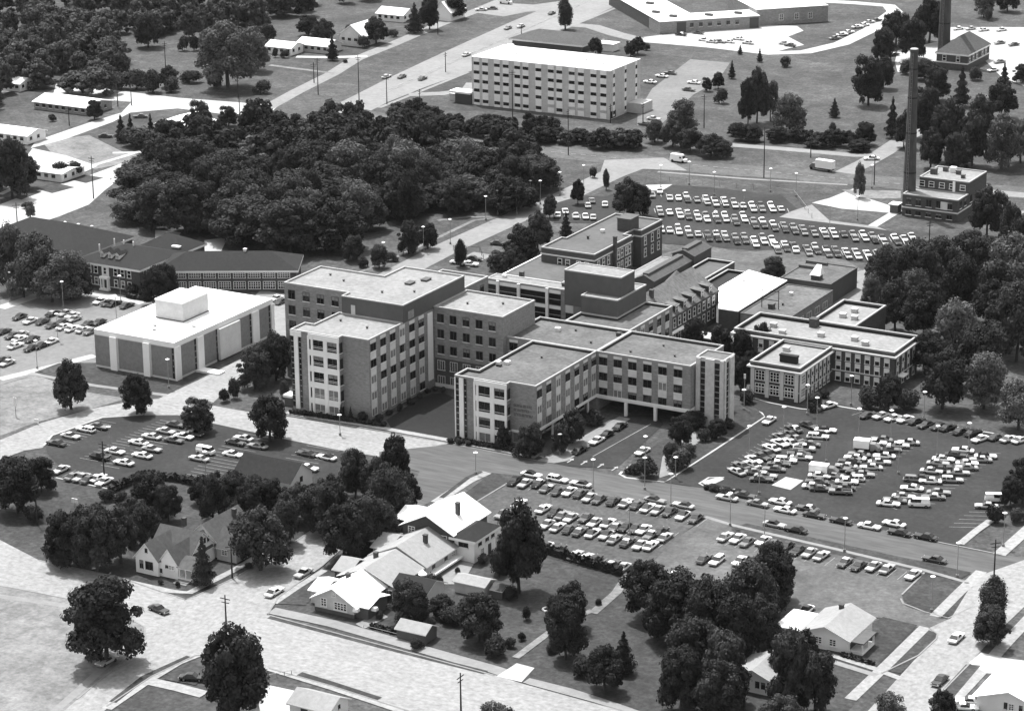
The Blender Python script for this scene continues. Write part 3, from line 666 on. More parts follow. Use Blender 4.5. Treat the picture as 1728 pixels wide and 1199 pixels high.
for r_, (z_, n_) in enumerate(((9.6, 13), (8.5, 11), (7.4, 14))):
    x = 34.3
    for i in range(n_):
        wd = rl.uniform(.18, .34); hh = .62
        lm.box(x, x+.1, -59.38, -59.3, z_, z_+hh, 'dark_wall')
        if rl.random() > .3: lm.box(x, x+wd, -59.38, -59.3, z_+hh-.1, z_+hh, 'dark_wall')
        if rl.random() > .5: lm.box(x, x+wd, -59.38, -59.3, z_, z_+.1, 'dark_wall')
        x += wd+.14
        if x > 39.2: break
lm.build('wall_lettering', b)
window(b, 35.6, -59.3, 1.9, 3.2, 2.4, 'S', 'cur'); panel(b, 35.6, -59.3, 3.5, 3.8, .5, 'S', 'white_wall', .3, 'lintel')
rows3 = [14.1-3.9*k for k in range(3)]
for i, f in enumerate((.055, .205, .36, .515, .665, .81, .95)):
    u = -59.3+30.4*f; stripe_col(b, u, 40.2, 'E', 4.5, rows3, 2.3, 14.9, 70+i, 1)
panel(b, 40.2, -44.1, 4.15, 30.4, .7, 'E', 'white_wall', .15, 'beam')
for i in range(6):
    window(b, 37.0-.5*(5-i)/6-.0, -56.5+5*i, 2.0, 3.6, 2.6, 'E', 'dark')
cm = [(40.0, -57), (40.0, -51), (40.0, -45), (40.0, -39), (40.0, -33)]
for x, y in cm: MB().box(x-.2, x+.2, y-.2, y+.2, 0, 3.9, 'white_wall').build('column', b)
for i, f in enumerate((.073, .23, .387, .547, .707, .87)):
    u = 40.2+25.4*f; stripe_col(b, u, -28.9, 'S', 4.6, rows3, 2.3, 14.9, 90+i, 3)
panel(b, 52.9, -28.9, 4.15, 25.3, .75, 'S', 'white_wall', .15, 'beam'); panel(b, 65.6, -25, 4.15, 7.7, .75, 'E', 'white_wall', .15, 'beam')
for x in (48.2, 56.2, 64.9): MB().box(x-.35, x+.35, -29.0, -28.3, 0, 3.5, 'white_wall').build('column', b)
window(b, 16.9, -28.7, 13.0, 2.2, 2, 'S', 'dark'); panel(b, 16.9, -28.7, 14.5, 2.4, .7, 'S')
for i in range(5): stripe_col(b, -8+4.6*i, 39.8, 'E', 1, rows3, 2.2, 14.9, 20+i, 2)
for x, y in ((23, -47), (25, -46)): roof_box(b, x, y, 14.75, 1.0, 1.2, .8, 'frame')
roof_box(b, 24, -48.3, 14.75, 1.1, .9, .6, 'mullion'); roof_box(b, 23, -17, 14.75, 1.1, .9, .9, 'frame'); roof_box(b, 38.3, -13.5, 14.75, 1, 1, .9, 'mullion')
for x, y in ((52, -16), (58, -22), (47, -24), (30, -38), (27, -15), (35, -22)): roof_box(b, x, y, 14.75, .35, .35, .5, 'mullion', 'vent_pipe')
# stair tower
b = thing('stair_tower', 'pale stair tower of tall slabs and dark slots at the end of the drive-through wing', 'tower', (69.5, -23, 0))
flat(b, rect(65.9, 73.2, -26.5, -20.4), 0, 17.3, 'slab', 'roof_grey', 'coping', .3)
for x, wd in ((66.6, 1.1), (69.7, 2.4), (72.8, .9)): panel(b, x, -26.5, 8.6, wd, 17.2, 'S', 'slab', .45, 'slab')
for x, wd in ((67.8, 1.2), (71.6, 1.4)): window(b, x, -26.5, 8.4, wd, 15.8, 'S', 'slot', 'stair_window')
panel(b, 73.2, -25.9, 8.6, .8, 17.2, 'E', 'slab', .3, 'slab'); panel(b, 73.2, -22.3, 8.6, 2.4, 17.2, 'E', 'slab', .3, 'slab'); window(b, 73.2, -24.5, 8.4, 1.0, 15.8, 'E', 'slot', 'stair_window')
# ------------------------------------------------------------------ glazed link behind
b = thing('glazed_link', 'long low link with black glazing and white fins behind the brick hospital block', 'building', (5, 10, 0))
flat(b, rect(-11.5, 21.4, 7.2, 12.2), 0, 17.6, 'brick', 'roof_pale', 'coping', .15)
for k in range(3):
    for x0, x1 in ((-11.4, -8.6), (-7.6, -2.3), (-1.3, 6.2), (7.2, 10.6)):
        window(b, (x0+x1)/2, 7.2, 14.6-4.2*k, x1-x0, 2.9, 'S', 'slot', 'window'); panel(b, (x0+x1)/2, 7.2, 16.6-4.2*k, x1-x0, .9, 'S', 'white_wall', .1)
for x in (-8.1, -1.8, 6.7, -11.7): panel(b, x, 7.2, 8.7, .8, 17.4, 'S', 'white_wall', .5, 'fin')
stripe_col(b, 13.2, 7.2, 'S', 4, [15.6, 11.4, 7.2], 2.3, 17.2, 3, 3); stripe_col(b, 17.6, 7.2, 'S', 4, [14.8, 10.6], 1.4, 17.2, 4, 3)
roof_box(b, 10, 10.5, 17.4, 1.2, 1.2, 1.0, 'mullion'); roof_box(b, -8, 10.5, 17.4, .9, .9, .7, 'frame')
# rear kitchens: low roofs between link and old wing
b = thing('service_building', 'low pale-roofed service building with roof ducts behind the glazed link', 'building', (-20, 50, 0))
flat(b, rect(-28, -9, 40, 66.4), 0, 7, 'stone', 'roof_mid', 'white_wall', .3)
flat(b, rect(-24, 2, 14, 39.8), 0, 8.5, 'stone', 'roof_pale', 'coping', .4)
MB().box(-13, -11.9, 27, 28.1, 8, 14, 'mullion').build('flue', b)
MB().box(-20, -12, 24, 25, 9.5, 10.3, 'dark_wall').box(-20, -19, 24, 30, 9.5, 10.3, 'dark_wall').build('duct', b)
roof_box(b, -6, 30, 8.1, 4, 2.4, 1.2, 'white_wall'); roof_box(b, -16, 20, 8.1, 3, 3, 1.4, 'dark_wall'); roof_box(b, -3, 22, 8.1, 2, 2, 1.6, 'dark_wall')
# old rear wing
b = thing('old_wing', 'old dark brick wing with a small rooftop hut by the upper car park', 'building', (-16, 82, 0))
flat(b, [(-25, 61), (-8, 61), (-8, 84), (-10.5, 84), (-10.5, 90), (-8, 90), (-8, 103.5), (-23.5, 103.5), (-23.5, 73), (-25, 73)], 0, 11, 'brick_dark', 'roof_mid', 'coping', .45)
MB().ring([(-25, 61), (-8, 61), (-8, 84), (-10.5, 84), (-10.5, 90), (-8, 90), (-8, 103.5), (-23.5, 103.5), (-23.5, 73), (-25, 73)], .14, 0, 8.9, 9.3, 'stone').build('cornice', b)
hut = MB().box(-14.8, -10.6, 88, 93.5, 10.5, 14.2, 'brick_dark').build('roof_hut', b); roof_box(b, -12.7, 90.7, 14.2, 4.5, 5.8, .25, 'roof_mid', 'hut_roof')
for z in (7.3, 3.8):
    for y in (63.5, 66.5, 69.5, 75.5, 77.8, 80.5, 82.5, 92.5, 97, 101): window(b, -8, y, z, 1.2, 2.2, 'E', 'sash')
    for x in (-19, -16.5, -13, -10.4): window(b, x, 61, z, 1.2, 2.0, 'S', 'sash')
chimney(b, -7.5, 72.6, 0, 13.5, .9); roof_box(b, -17.5, 84, 10.6, .9, .9, .9, 'frame'); roof_box(b, -18, 76, 10.6, .5, .5, .9, 'mullion')
# dormered wing
b = thing('dormer_wing', 'brick wing with a pale slate roof and a row of dormers behind the drive-through wing', 'building', (27, 33, 0))
gable(b, 19.5, 34.6, 14.2, 51, 9, 14.4, 'y', 'brick_dark', 'slate', .4)
MB().box(34.6, 35.1, 14.2, 51.5, 8.5, 9.1, 'brick_dark').build('eave', b)
for i, y in enumerate((18, 22.6, 27.2, 32, 37, 42.5, 47.5)):
    d = MB(); d.box(31.2, 34.3, y-.9, y+.9, 9.2, 11.4, 'mullion'); d.face([(29.5, y-1.3, 11.9), (34.7, y-1.3, 11.3), (34.7, y+1.3, 11.3), (29.5, y+1.3, 11.9)], 'slate')
    dd = d.build('dormer', b); window(dd, 34.3, y, 10.2, 1.1, 1.5, 'E', 'sash')
for z in (6.9, 3.2):
    for i in range(12): window(b, 34.6, 16.5+2.95*i, z, 1.2, 2.2, 'E', 'sash')
chimney(b, 28.5, 24, 12, 15.5, 1.0); MB().cyl((26, 44, 12), (26, 44, 15.2), 3.2, .2, 'slate', 12).build('turret_roof', b)
MB().box(35.1, 36.2, 14.4, 30, 4.9, 5.2, 'white_wall').build('canopy', b)
# walkway and low links to the right-hand old wing
b = thing('covered_walkway', 'low pale covered walkway between the dormered wing and the old right-hand wing', 'walkway', (45, 27, 0))
MB().box(36.3, 54, 26, 31, 3.4, 3.8, 'coping').build('roof', b); MB().box(36.4, 53.9, 26.3, 30.7, 0, 3.4, 'brick_dark').build('wall', b)
for x in (39, 43.5, 48): window(b, x, 26.3, 1.9, 2.4, 1.4, 'S', 'sash')
# white and grey roofed garages
b = thing('laundry_building', 'low building with a bright white roof between the dormered wing and a grey roofed shed', 'building', (37, 62, 0))
poly = [(29.6, 82.5), (29.6, 63), (38, 45.2), (43.6, 45.2), (43.6, 78)]
flat(b, [(38, 45.2), (43.6, 45.2), (43.3, 78), (29.6, 82.5), (29.6, 62.9)], 0, 6, 'brick_dark', 'roof_white', 'white_wall', .05, .3, .2)
roof_box(b, 33, 72, 5.95, .8, .8, .9, 'frame')
b = thing('workshop', 'low grey-roofed workshop beside the white-roofed laundry', 'building', (50, 61, 0))
flat(b, rect(44.0, 57.5, 46, 77), 0, 5.4, 'brick', 'roof_grey', 'roof_mid', .15, .3, .2)
for i in range(5): window(b, 57.5, 50+5.4*i, 2.6, 3, 1.8, 'E', 'cur')
roof_box(b, 49, 68, 5.25, .7, .7, .8, 'frame'); roof_box(b, 51, 58, 5.25, .4, .4, .7, 'mullion'); roof_box(b, 49.5, 54, 5.25, 1.3, 1.8, 1.4, 'mullion', 'duct')
for x, y in ((46.6, 54), (51.5, 54)): MB().cyl((x, y, 5.2), (x, y, 10.5), .13, .1, 'wood_pole', 6).build('mast', b)
MB().box(46.6, 51.5, 53.95, 54.05, 7.5, 7.65, 'wood_pole').box(46.6, 51.5, 53.95, 54.05, 10, 10.15, 'wood_pole').build('mast_crossbar', b)
b = thing('boiler_shed', 'dark-walled shed with a grey roof and a white roof vent behind the workshop', 'building', (48, 89, 0))
flat(b, rect(40.5, 55.5, 80, 99), 0, 6, 'dark_wall', 'roof_grey', 'dark_wall', .2, .3, .2)
MB().box(48.5, 51, 82.5, 85, 5.8, 7.2, 'mullion').face([(48.2, 82.2, 7.2), (51.3, 82.2, 7.2), (50.5, 85.3, 9.6), (49, 85.3, 9.6)], 'white_wall').face([(48.2, 82.2, 7.2), (49, 85.3, 9.6), (48.2, 85.5, 7.2)], 'white_wall').face([(51.3, 82.2, 7.2), (51.3, 85.5, 7.2), (50.5, 85.3, 9.6)], 'white_wall').build('roof_vent', b)
MB().box(40.6, 47, 92, 94, 5.8, 6.6, 'dark_wall').box(40.6, 47, 97, 98, 5.8, 6.6, 'dark_wall').build('roof_kerb', b)
# long dark monitor-roofed sheds
for (x0, x1, y0, y1, h, hh, lab, rf) in ((2.6, 8.6, 65, 89, 4.2, 5.6, 'long shed with a dark ribbed roof behind the rooftop plant rooms', 'shingle_mid'), (2.2, 9.2, 89.6, 101, 5.4, 6.8, 'taller dark-sided shed at the car park end of the ribbed shed', 'shingle_mid')):
    b = thing('shed', lab, 'shed', ((x0+x1)/2, (y0+y1)/2, 0)); gable(b, x0, x1, y0, y1, h, hh, 'y', 'dark_wall', rf, .25, trim='dark_wall')
    MB().box((x0+x1)/2-.9, (x0+x1)/2+.9, y0+1, y1-1, hh-.2, hh+.5, 'dark_wall').build('ridge_monitor', b)
b = thing('court_building', 'sunken flat-roofed range with dark courts beside the ribbed shed', 'building', (17, 80, 0))
flat(b, rect(10.5, 19, 64, 96), 0, 3.6, 'dark_wall', 'roof_mid', 'coping', .8, .4, .2, 'tar_and_shade')
flat(b, rect(19.6, 27, 58, 90), 0, 3.0, 'dark_wall', 'tar_and_shade', 'coping', .8, .4, .2, 'tar_and_shade')
b = thing('side_range', 'narrow pale-roofed range along the left side of the ribbed shed', 'building', (0, 78, 0))
flat(b, rect(-2.5, 2.0, 60, 92), 0, 3.4, 'stone', 'roof_pale', 'coping', .1)
# ------------------------------------------------------------------ old right-hand brick wing
b = thing('old_brick_hospital', 'old dark brick hospital wing with deep parapets shade-painted inside and white sash windows', 'building', (76, 25, 0))
flat(b, rect(54.4, 98.3, 19.6, 35.5), 0, 10, 'brick_dark', 'roof_pale', 'coping', 1.1, .4, .3, 'tar_and_shade')  # shade inside these parapets is painted on with the black colour
flat(b, rect(69.2, 81.2, 35.8, 56.3), 0, 10, 'brick_dark', 'roof_pale', 'coping', 1.1, .4, .3, 'tar_and_shade')
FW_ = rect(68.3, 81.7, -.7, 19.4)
flat(b, FW_, 0, 9.2, 'brick_dark', 'roof_pale', 'coping', 1.0, .4, .3, 'tar_and_shade')
MB().ring(rect(54.4, 98.3, 19.6, 35.5), .7, 0, 8.5, 8.9, 'stone').ring(FW_, .65, 0, 7.7, 8.1, 'stone').build('cornice', b)
MB().ring(rect(54.4, 98.3, 19.6, 35.5), .12, 0, 3.0, 3.3, 'stone').ring(FW_, .12, 0, 2.6, 2.8, 'stone').build('string_course', b)
for i in range(4): panel(b, 69.1+3.95*i, -.7, 4.0, .95, 7.4, 'S', 'stone', .25, 'pilaster')
for i in range(3):
    for z in (5.9, 2.5): window(b, 71.1+3.95*i, -.7, z, 2.3, 2.2, 'S', 'white')
panel(b, 81.7, 1.0, 4.0, 3.2, 7.4, 'E', 'stone', .2, 'pilaster'); 
for z in (5.9, 2.5): window(b, 81.9, 1.0, z, 1.9, 2.1, 'E', 'white')
for i in range(6):
    for z in (6.2, 3.6, 1.3): window(b, 81.7, 4.7+2.5*i, z, 1.0, 1.9 if z > 2 else 1.3, 'E', 'half')
for i in range(6):
    for z in (7.0, 4.4, 1.6): window(b, 83.4+2.6*i, 19.6, z, 1.15, 1.9, 'S', 'half')
for i in range(4):
    for z in (7.0, 4.4): window(b, 56+3*i, 19.6, z, 1.1, 1.9, 'S', 'half')
for i in range(4):
    for z in (7.0, 4.4, 1.6): window(b, 98.3, 22+3.6*i, z, 1.1, 1.9, 'E', 'half')
panel(b, 98.3, 24, 2.9, 3.5, .25, 'E', 'white_wall', 1.6, 'canopy')
roof_box(b, 76.2, 5.2, 8.2, 4.6, 1.2, 2.0, 'tar_and_shade', 'plant_box')
for x, y, z in ((71.8, 13.5, 8.2), (75.6, 26.5, 8.9), (84.5, 27.3, 8.9), (88.3, 25, 8.9), (75, 50, 8.9), (74, 44.5, 8.9), (77.5, 44, 8.9), (66, 24, 8.9), (61.5, 28.5, 8.9)): roof_box(b, x, y, z, 1.5, 1.4, 1.1, 'grey_wall')
chimney(b, 70.7, 33.4, 8, 11.2, 2.0)

mb = MB().box(15.2, 19, -52, -44, 0, 3.0, 'dark_wall').box(14.8, 19.05, -52.4, -43.6, 3.0, 3.25, 'roof_grey'); o = mb.build('terrace_canopy'); tag(o, 'flat grey canopy on a dark base at the courtyard side of the front wing', 'canopy')
# ------------------------------------------------------------------ old hall on the left
b = thing('brick_hall', 'old two-storey brick hall with a dark hipped roof, three dormers and a white portico', 'building', (-131, 15, 0))
x0, x1, y0, y1 = -142.0, -119.8, -1.0, 19
hip(b, x0, x1, y0, y1, 7.5, 11.0, 'brick_dark', 'shingle', .7)
for z in (5.6, 2.3):
    for f in (.085, .2, .305, .62, .73, .835): window(b, x0+22.2*f, y0, z, 1.1, 1.9, 'S', 'sash')
    for y in (1.5, 6, 10.5, 15): window(b, x1, y, z, 1.1, 1.9, 'E', 'sash')
pc = MB(); xm = x0+22.2*.46
pc.box(xm-1.6, xm+1.6, -2.4, -1.1, 0, .5, 'white_wall').box(xm-1.5, xm+1.5, -2.3, -1.0, 3.4, 4.0, 'white_wall').box(xm-1.2, xm+1.2, -1.25, -1.0, 4.0, 7.0, 'white_wall')
for s in (-1.2, 1.2): pc.cyl((xm+s, -2.0, .5), (xm+s, -2.0, 3.4), .22, .2, 'white_wall', 8)
pc.box(xm-1.3, xm-.6, -1.2, -1.0, .5, 3.4, 'white_wall').box(xm+.6, xm+1.3, -1.2, -1.0, .5, 3.4, 'white_wall').build('portico', b)
MB().box(xm-.6, xm+.6, -1.1, -1.0, .5, 2.9, 'mullion').build('door', b); window(b, xm, -1.25, 5.6, .9, 1.8, 'S', 'sash')
for i in range(3):
    x = x0+7.3+2.7*i; d = MB().box(x-.65, x+.65, 1.6, 4.5, 7.9, 9.9, 'frame'); d.face([(x-.9, 1.3, 9.8), (x, 1.3, 10.6), (x, 5.6, 10.6), (x-.9, 5.6, 9.8)], 'shingle').face([(x, 1.3, 10.6), (x+.9, 1.3, 9.8), (x+.9, 5.6, 9.8), (x, 5.6, 10.6)], 'shingle').face([(x-.9, 1.35, 9.8), (x+.9, 1.35, 9.8), (x, 1.35, 10.6)], 'frame')
    dd = d.build('dormer', b); window(dd, x, 1.6, 8.9, .7, 1.2, 'S', 'white')
for x, y in ((-137.5, 4), (-136, 9), (-132.6, 9), (-129.2, 9)): MB().cyl((x, y, 8.5), (x, y, 12.0 if x > -137 else 11.4), .22, .2, 'frame', 8).build('vent_pipe', b)
MB().ring(rect(x0, x1, y0, y1), .08, 0, .9, 1.1, 'stone').build('string_course', b)
b = thing('hall_rear_wing', 'dark hipped-roof rear wing joined to the back of the old brick hall', 'building', (-128, 26, 0))
hip(b, -136, -121.2, 19.8, 32, 6.8, 10.4, 'brick_dark', 'shingle', .6); roof_box(b, -123.5, 21.5, 7.9, 2.4, 1.2, .5, 'white_wall', 'skylight')
b = thing('hall_side_wing', 'broad dark hipped-roof wing half hidden by trees left of the old brick hall', 'building', (-165, 20, 0))
hip(b, -186, -146, 4, 30, 6.2, 12.0, 'brick_dark', 'shingle', .7)
for x in (-166, -161, -156): roof_box(b, x, 24, 8.5, .5, .5, 1.2, 'frame')
th = R(28.6); M4 = Matrix.Translation((-114.6, 5.5, 0)) @ Matrix.Rotation(th, 4, 'Z')
b = thing('angled_wing', 'long hipped-roof brick wing set at an angle with two rows of white window bands', 'building', (-100, 18, 0))
hip(b, -3, 36, 0, 15, 6.3, 9.8, 'brick_dark', 'shingle', .8, M4=M4)
for i in range(9):
    for z, st in ((4.9, 'sash'), (1.9, 'white')):
        p = M4 @ Vector((-1+4.2*i, 0, z)); window(b, p.x, p.y, z, 3.2, 1.5 if z > 3 else 1.9, st and 'S', 'white', ang=th)
p = M4 @ Vector((21, 7.5, 0)); roof_box(b, p.x, p.y, 9.3, .7, .7, 1.2, 'frame')
# ------------------------------------------------------------------ hotel slab by the highway
b = thing('slab_building', 'pale five-storey slab building with a chequer of white panels and dark windows by the highway', 'building', (-132, 266, 0))
flat(b, rect(-161, -104, 254, 278), 0, 17.8, 'grey_wall', 'roof_white', 'white_wall', .2, .4, .3)
fx = (.036, .10, .187, .252, .336, .397, .49, .58, .641, .73, .796, .885, .955)
for i, f in enumerate(fx):
    x = -161+57*f
    panel(b, x, 254, 16.9, 2.5, 1.7, 'S', 'white_wall', .12)
    for k in range(5):
        zc = 15.5-3.35*k-(0.6 if k == 4 else 0)
        if k == 4 and i in (7, 9, 10, 12): panel(b, x, 254, 1.7, 2.5, 3.0, 'S', 'white_wall', .12); continue
        window(b, x, 254, zc, 2.1, 1.05, 'S', 'slot')
        panel(b, x, 254, zc-(1.68 if k < 3 else 1.95 if k == 3 else 1.1), 2.5, 2.1 if k < 3 else 2.7 if k == 3 else 1.0, 'S', 'white_wall', .12)
for y in (257, 266, 274.5):
    panel(b, -104, y, 9.2, 1.6, 17, 'E', 'white_wall', .12)
    for k in range(5): window(b, -103.9, y, 15.5-3.35*k, 1.1, 1.1, 'E', 'slot')
window(b, -104, 256.5, 1.6, 4, 2.4, 'E', 'slot')
en = MB().box(-172, -161.1, 256, 262, 0, 2.6, 'grey_wall').box(-170, -161.05, 252.5, 258, 3.8, 4.5, 'white_wall').box(-168, -161.1, 253.5, 257, 0, 3.8, 'mullion'); en.build('entrance_canopy', b)
MB().box(-103.9, -98, 268, 276, 0, 3.6, 'grey_wall').build('side_annex', b)
for x, y in ((-150, 266), (-140, 269), (-122, 268), (-113, 264)): roof_box(b, x, y, 17.6, 2.2, 1.6, .7, 'white_wall')
MB().cyl((-156, 274, 17.6), (-156, 274, 19.2), 2.6, 1.2, 'white_wall', 14).build('roof_hatch', b)
# low dark-roofed house behind it
p = G(960, 82); b = thing('low_house', 'low house with a dark shallow roof behind the pale slab building', 'house', (p.x, p.y, 0))
hip(b, p.x-24, p.x+8, p.y-4, p.y+12, 2.8, 6.0, 'dark_wall', 'shingle_mid', 1.2); MB().box(p.x+12, p.x+19, p.y+2, p.y+7, 0, 2.8, 'white_wall').box(p.x+11.5, p.x+19.5, p.y+1.5, p.y+7.5, 2.8, 3.1, 'roof_white').build('carport', b)
# school
th = R(45); P1 = G(1113, 58); M5 = Matrix.Translation(P1) @ Matrix.Rotation(th, 4, 'Z')
def rpoly(x0, x1, y0, y1, Mx): return [tuple((Mx @ Vector((x, y, 0)))[:2]) for x, y in rect(x0, x1, y0, y1)]
b = thing('school', 'low brick school with flat white roofs around a courtyard beyond the slab building', 'building', (-150, 420, 0))
flat(b, rpoly(0, 44, 0, 14, M5), 0, 5.2, 'brick', 'roof_white', 'white_wall', .1, .3, .2)
flat(b, rpoly(0, 18, 14.1, 70, M5), 0, 5.2, 'brick_dark', 'roof_white', 'white_wall', .1, .3, .2)
flat(b, rpoly(44.1, 76, 4, 40, M5), 0, 7, 'brick', 'roof_white', 'white_wall', .1, .3, .2)
for u in (9.5, 41.5): p = M5 @ Vector((u, 0, 2.6)); panel(b, p.x, p.y, 2.3, 4.0, 4.4, 'S', 'mullion', .1, 'doorway', ang=th)
for u in (14, 18, 22, 26, 30, 34): p = M5 @ Vector((u, 0, 2.6)); window(b, p.x, p.y, 3.0, 1.4, 1.6, 'S', 'dark', ang=th)
for u in (55, 62, 68): p = M5 @ Vector((u, 4, 2.6)); window(b, p.x, p.y, 3.2, 1.6, 2.2, 'S', 'white', ang=th)
for u, v in ((9, 9), (5, 20), (24, 7), (37, 7), (9, 40)): p = M5 @ Vector((u, v, 0)); roof_box(b, p.x, p.y, 5.1, 3.2, 1.6, .9, 'mullion')
# power house, chimneys, gabled brick house
b = thing('power_house', 'dark brick power house of two stepped flat-roofed blocks beside the tall chimney', 'building', (47, 190, 0))
flat(b, rect(37.4, 55.4, 178.6, 187.6), 0, 7, 'brick_dark', 'roof_pale', 'coping', .3)
flat(b, rect(39.2, 55.4, 187.8, 203.5), 0, 10.6, 'brick_dark', 'roof_pale', 'coping', .3)
MB().ring(rect(37.4, 55.4, 178.6, 203.5), .12, 0, 2.6, 3.0, 'stone').build('string_course', b)
for x in (39.5, 42.6, 46, 49.3, 52.8):
    window(b, x, 178.6, 4.9, 1.6, 2.2, 'S', 'dark'); window(b, x, 178.6, 1.3, 1.7, 1.3, 'S', 'dark'); window(b, x+.6, 187.8, 8.6, 1.5, 1.4, 'S', 'sash')
for y in (181, 185, 190, 195, 200): window(b, 55.4, y, 5, 1.6, 2.2, 'E', 'dark')
panel(b, 50.6, 187.8, 8.6, .8, 3.2, 'S', 'white_wall', .3, 'downpipe'); panel(b, 51, 178.6, 4.7, 2.2, 2.4, 'S', 'stone', .25, 'louvre')
for x, y, s, m_ in ((41.5, 194, 1.8, 'dark_wall'), (46, 199, 1.6, 'white_wall'), (48.5, 197, 1.3, 'dark_wall'), (51.5, 193, 1.1, 'mullion'), (43.5, 199, 1.4, 'dark_wall')): roof_box(b, x, y, 10.3, s, s, s, m_)
hh_ = thing('hut', 'tiny hut with a white lean-to roof against the foot of the tall chimney', 'shed', (34, 181, 0)); MB().box(32.8, 35.4, 180, 183, 0, 2.6, 'dark_wall').build('wall', hh_); MB().box(32.4, 35.6, 179.6, 183.4, 2.6, 2.85, 'white_wall').build('roof', hh_)
def stack(lab, x, y, h, r0, r1):
    t = thing('chimney_stack', lab, 'chimney', (x, y, 0)); mb = MB(); n = 10
    for i in range(n): mb.cyl((x, y, h*i/n), (x, y, h*(i+1)/n), r0+(r1-r0)*i/n, r0+(r1-r0)*(i+1)/n, 'brick_soot', 20, False)
    mb.build('shaft', t); MB().cyl((x, y, h), (x, y, h+1.1), r1+.12, r1+.12, 'brick_dark', 20).cyl((x, y, h+1.1), (x, y, h+1.3), r1+.06, r1-.2, 'coping', 20).build('cap', t)
    lad = MB(); k = 40
    for i in range(k):
        z = h*(i+.5)/k; r_ = r0+(r1-r0)*(i+.5)/k; lad.box(x-.25, x+.25, y-r_-.16, y-r_-.1, z-.04, z+.04, 'metal')
        for s_ in (-.28, .22): lad.box(x+s_, x+s_+.06, y-r_-.18, y-r_-.06, z-h/k/2, z+h/k/2, 'metal')
    lad.build('ladder', t)
    for f in (.25, .5, .72, .9): r_ = r0+(r1-r0)*f; MB().cyl((x, y, h*f-.25), (x, y, h*f+.25), r_+.05, r_+.04, 'tar_and_shade', 20, False).build('iron_band', t)
stack('tall tapering brick chimney standing at the left end of the power house', 37.2, 184.5, 50, 2.15, 1.2)
stack('second brick chimney behind the gabled brick house, its top out of frame', -36.5, 408, 58, 2.5, 1.6)
b = thing('brick_house', 'square brick house with a steep hipped roof and pale string courses beside the second chimney', 'house', (-27, 404, 0))
hip(b, -33.2, -20.6, 391.5, 416, 6.2, 11.8, 'brick_dark', 'shingle_mid', .5); MB().ring(rect(-33.2, -20.6, 391.5, 416), .12, 0, 2.3, 2.8, 'stone').build('string_course', b)
for x in (-30, -24.4): window(b, x, 391.5, 4.3, 1.3, 1.9, 'S', 'sash')
for y in (394, 398, 402, 408, 412): window(b, -20.6, y, 4.3, 1.3, 1.9, 'E', 'sash')
# ------------------------------------------------------------------ houses
def house(name, lab, parts, wins=(), chim=(), porch=None, cat='house'):
    xs = [p[0] for p in parts]+[p[1] for p in parts]; ys = [p[2] for p in parts]+[p[3] for p in parts]
    t = thing(name, lab, cat, (sum(xs)/len(xs), sum(ys)/len(ys), 0))
    for (x0, x1, y0, y1, ze, zr, ax, wl, rf, oh) in parts: gable(t, x0, x1, y0, y1, ze, zr, ax, wl, rf, oh)
    for (x, y, z, w_, h_, f, st) in wins: window(t, x, y, z, w_, h_, f, st)
    for (x, y, z0, z1) in chim: chimney(t, x, y, z0, z1)
    return t
h = house('white_house', 'white cottage with grey cross-gabled roof and corner porch on the street corner',
    [(3, 8.8, -164.8, -156, 3.6, 6.9, 'y', 'white_wall', 'shingle_mid', .5), (8.8, 13.4, -164.2, -152, 3.3, 6.3, 'y', 'white_wall', 'shingle_mid', .3), (3.2, 13.3, -159.8, -151, 3.4, 7.4, 'x', 'white_wall', 'shingle_mid', .5)],
    [(4.5, -164.8, 2.0, .8, 1.8, 'S', 'dark'), (6.5, -164.8, 2.0, 1.8, 1.8, 'S', 'dark'), (5.9, -164.8, 5.3, .5, .9, 'S', 'dark'), (10.6, -164.2, 2.4, .6, .6, 'S', 'dark'), (11.8, -164.2, 2.4, 1.2, .7, 'S', 'white'), (13.3, -154.4, 5.3, .5, 1.1, 'E', 'dark'), (13.3, -153.2, 5.3, .5, 1.1, 'E', 'dark'), (8.9, -164.2, 1.2, .8, .9, 'S', 'dark')], [(6.4, -152, 6.5, 8.4)])
pr = MB().box(13.4, 17, -164.2, -158, 0, .6, 'white_wall').box(13.3, 17.3, -164.5, -157.7, 2.7, 2.9, 'frame')
for x, y in ((13.7, -164), (15.3, -164), (16.8, -164), (16.8, -161), (16.8, -158.3)): pr.box(x-.12, x+.12, y-.12, y+.12, .6, 2.7, 'frame')
pr.build('porch', h); pf = MB(); pf.face([(13.3, -164.6, 2.95), (17.4, -164.6, 2.95), (16.2, -161.2, 4.2), (13.3, -161.2, 4.4)], 'shingle_mid').face([(17.4, -164.6, 2.95), (17.4, -157.6, 2.95), (16.2, -161.2, 4.2)], 'shingle_mid').face([(17.4, -157.6, 2.95), (13.3, -157.6, 2.95), (13.3, -161.2, 4.4), (16.2, -161.2, 4.2)], 'shingle_mid'); pf.build('porch_roof', h)
MB().box(13.5, 16.8, -165.6, -164.2, 0, .3, 'concrete').box(13.5, 16.8, -166.3, -165.6, 0, .15, 'concrete').build('porch_steps', h)
p = G(352, 935); q = G(382, 945)
h = house('grey_roof_house', 'grey shingled house with twin gables behind the white corner cottage',
    [(6, 14, -150.4, -138, 3.3, 6.9, 'y', 'white_wall', 'shingle_mid', .5), (14, 19, -151.2, -144.6, 3.1, 6.2, 'x', 'grey_wall', 'shingle_mid', .5)],
    [(16, -151.2, 2.0, 1.2, 1.0, 'S', 'white'), (19, -148, 2.0, 1.2, 1.2, 'E', 'white')], [(11.5, -141, 5, 7.6)])
a = G(490, 836)
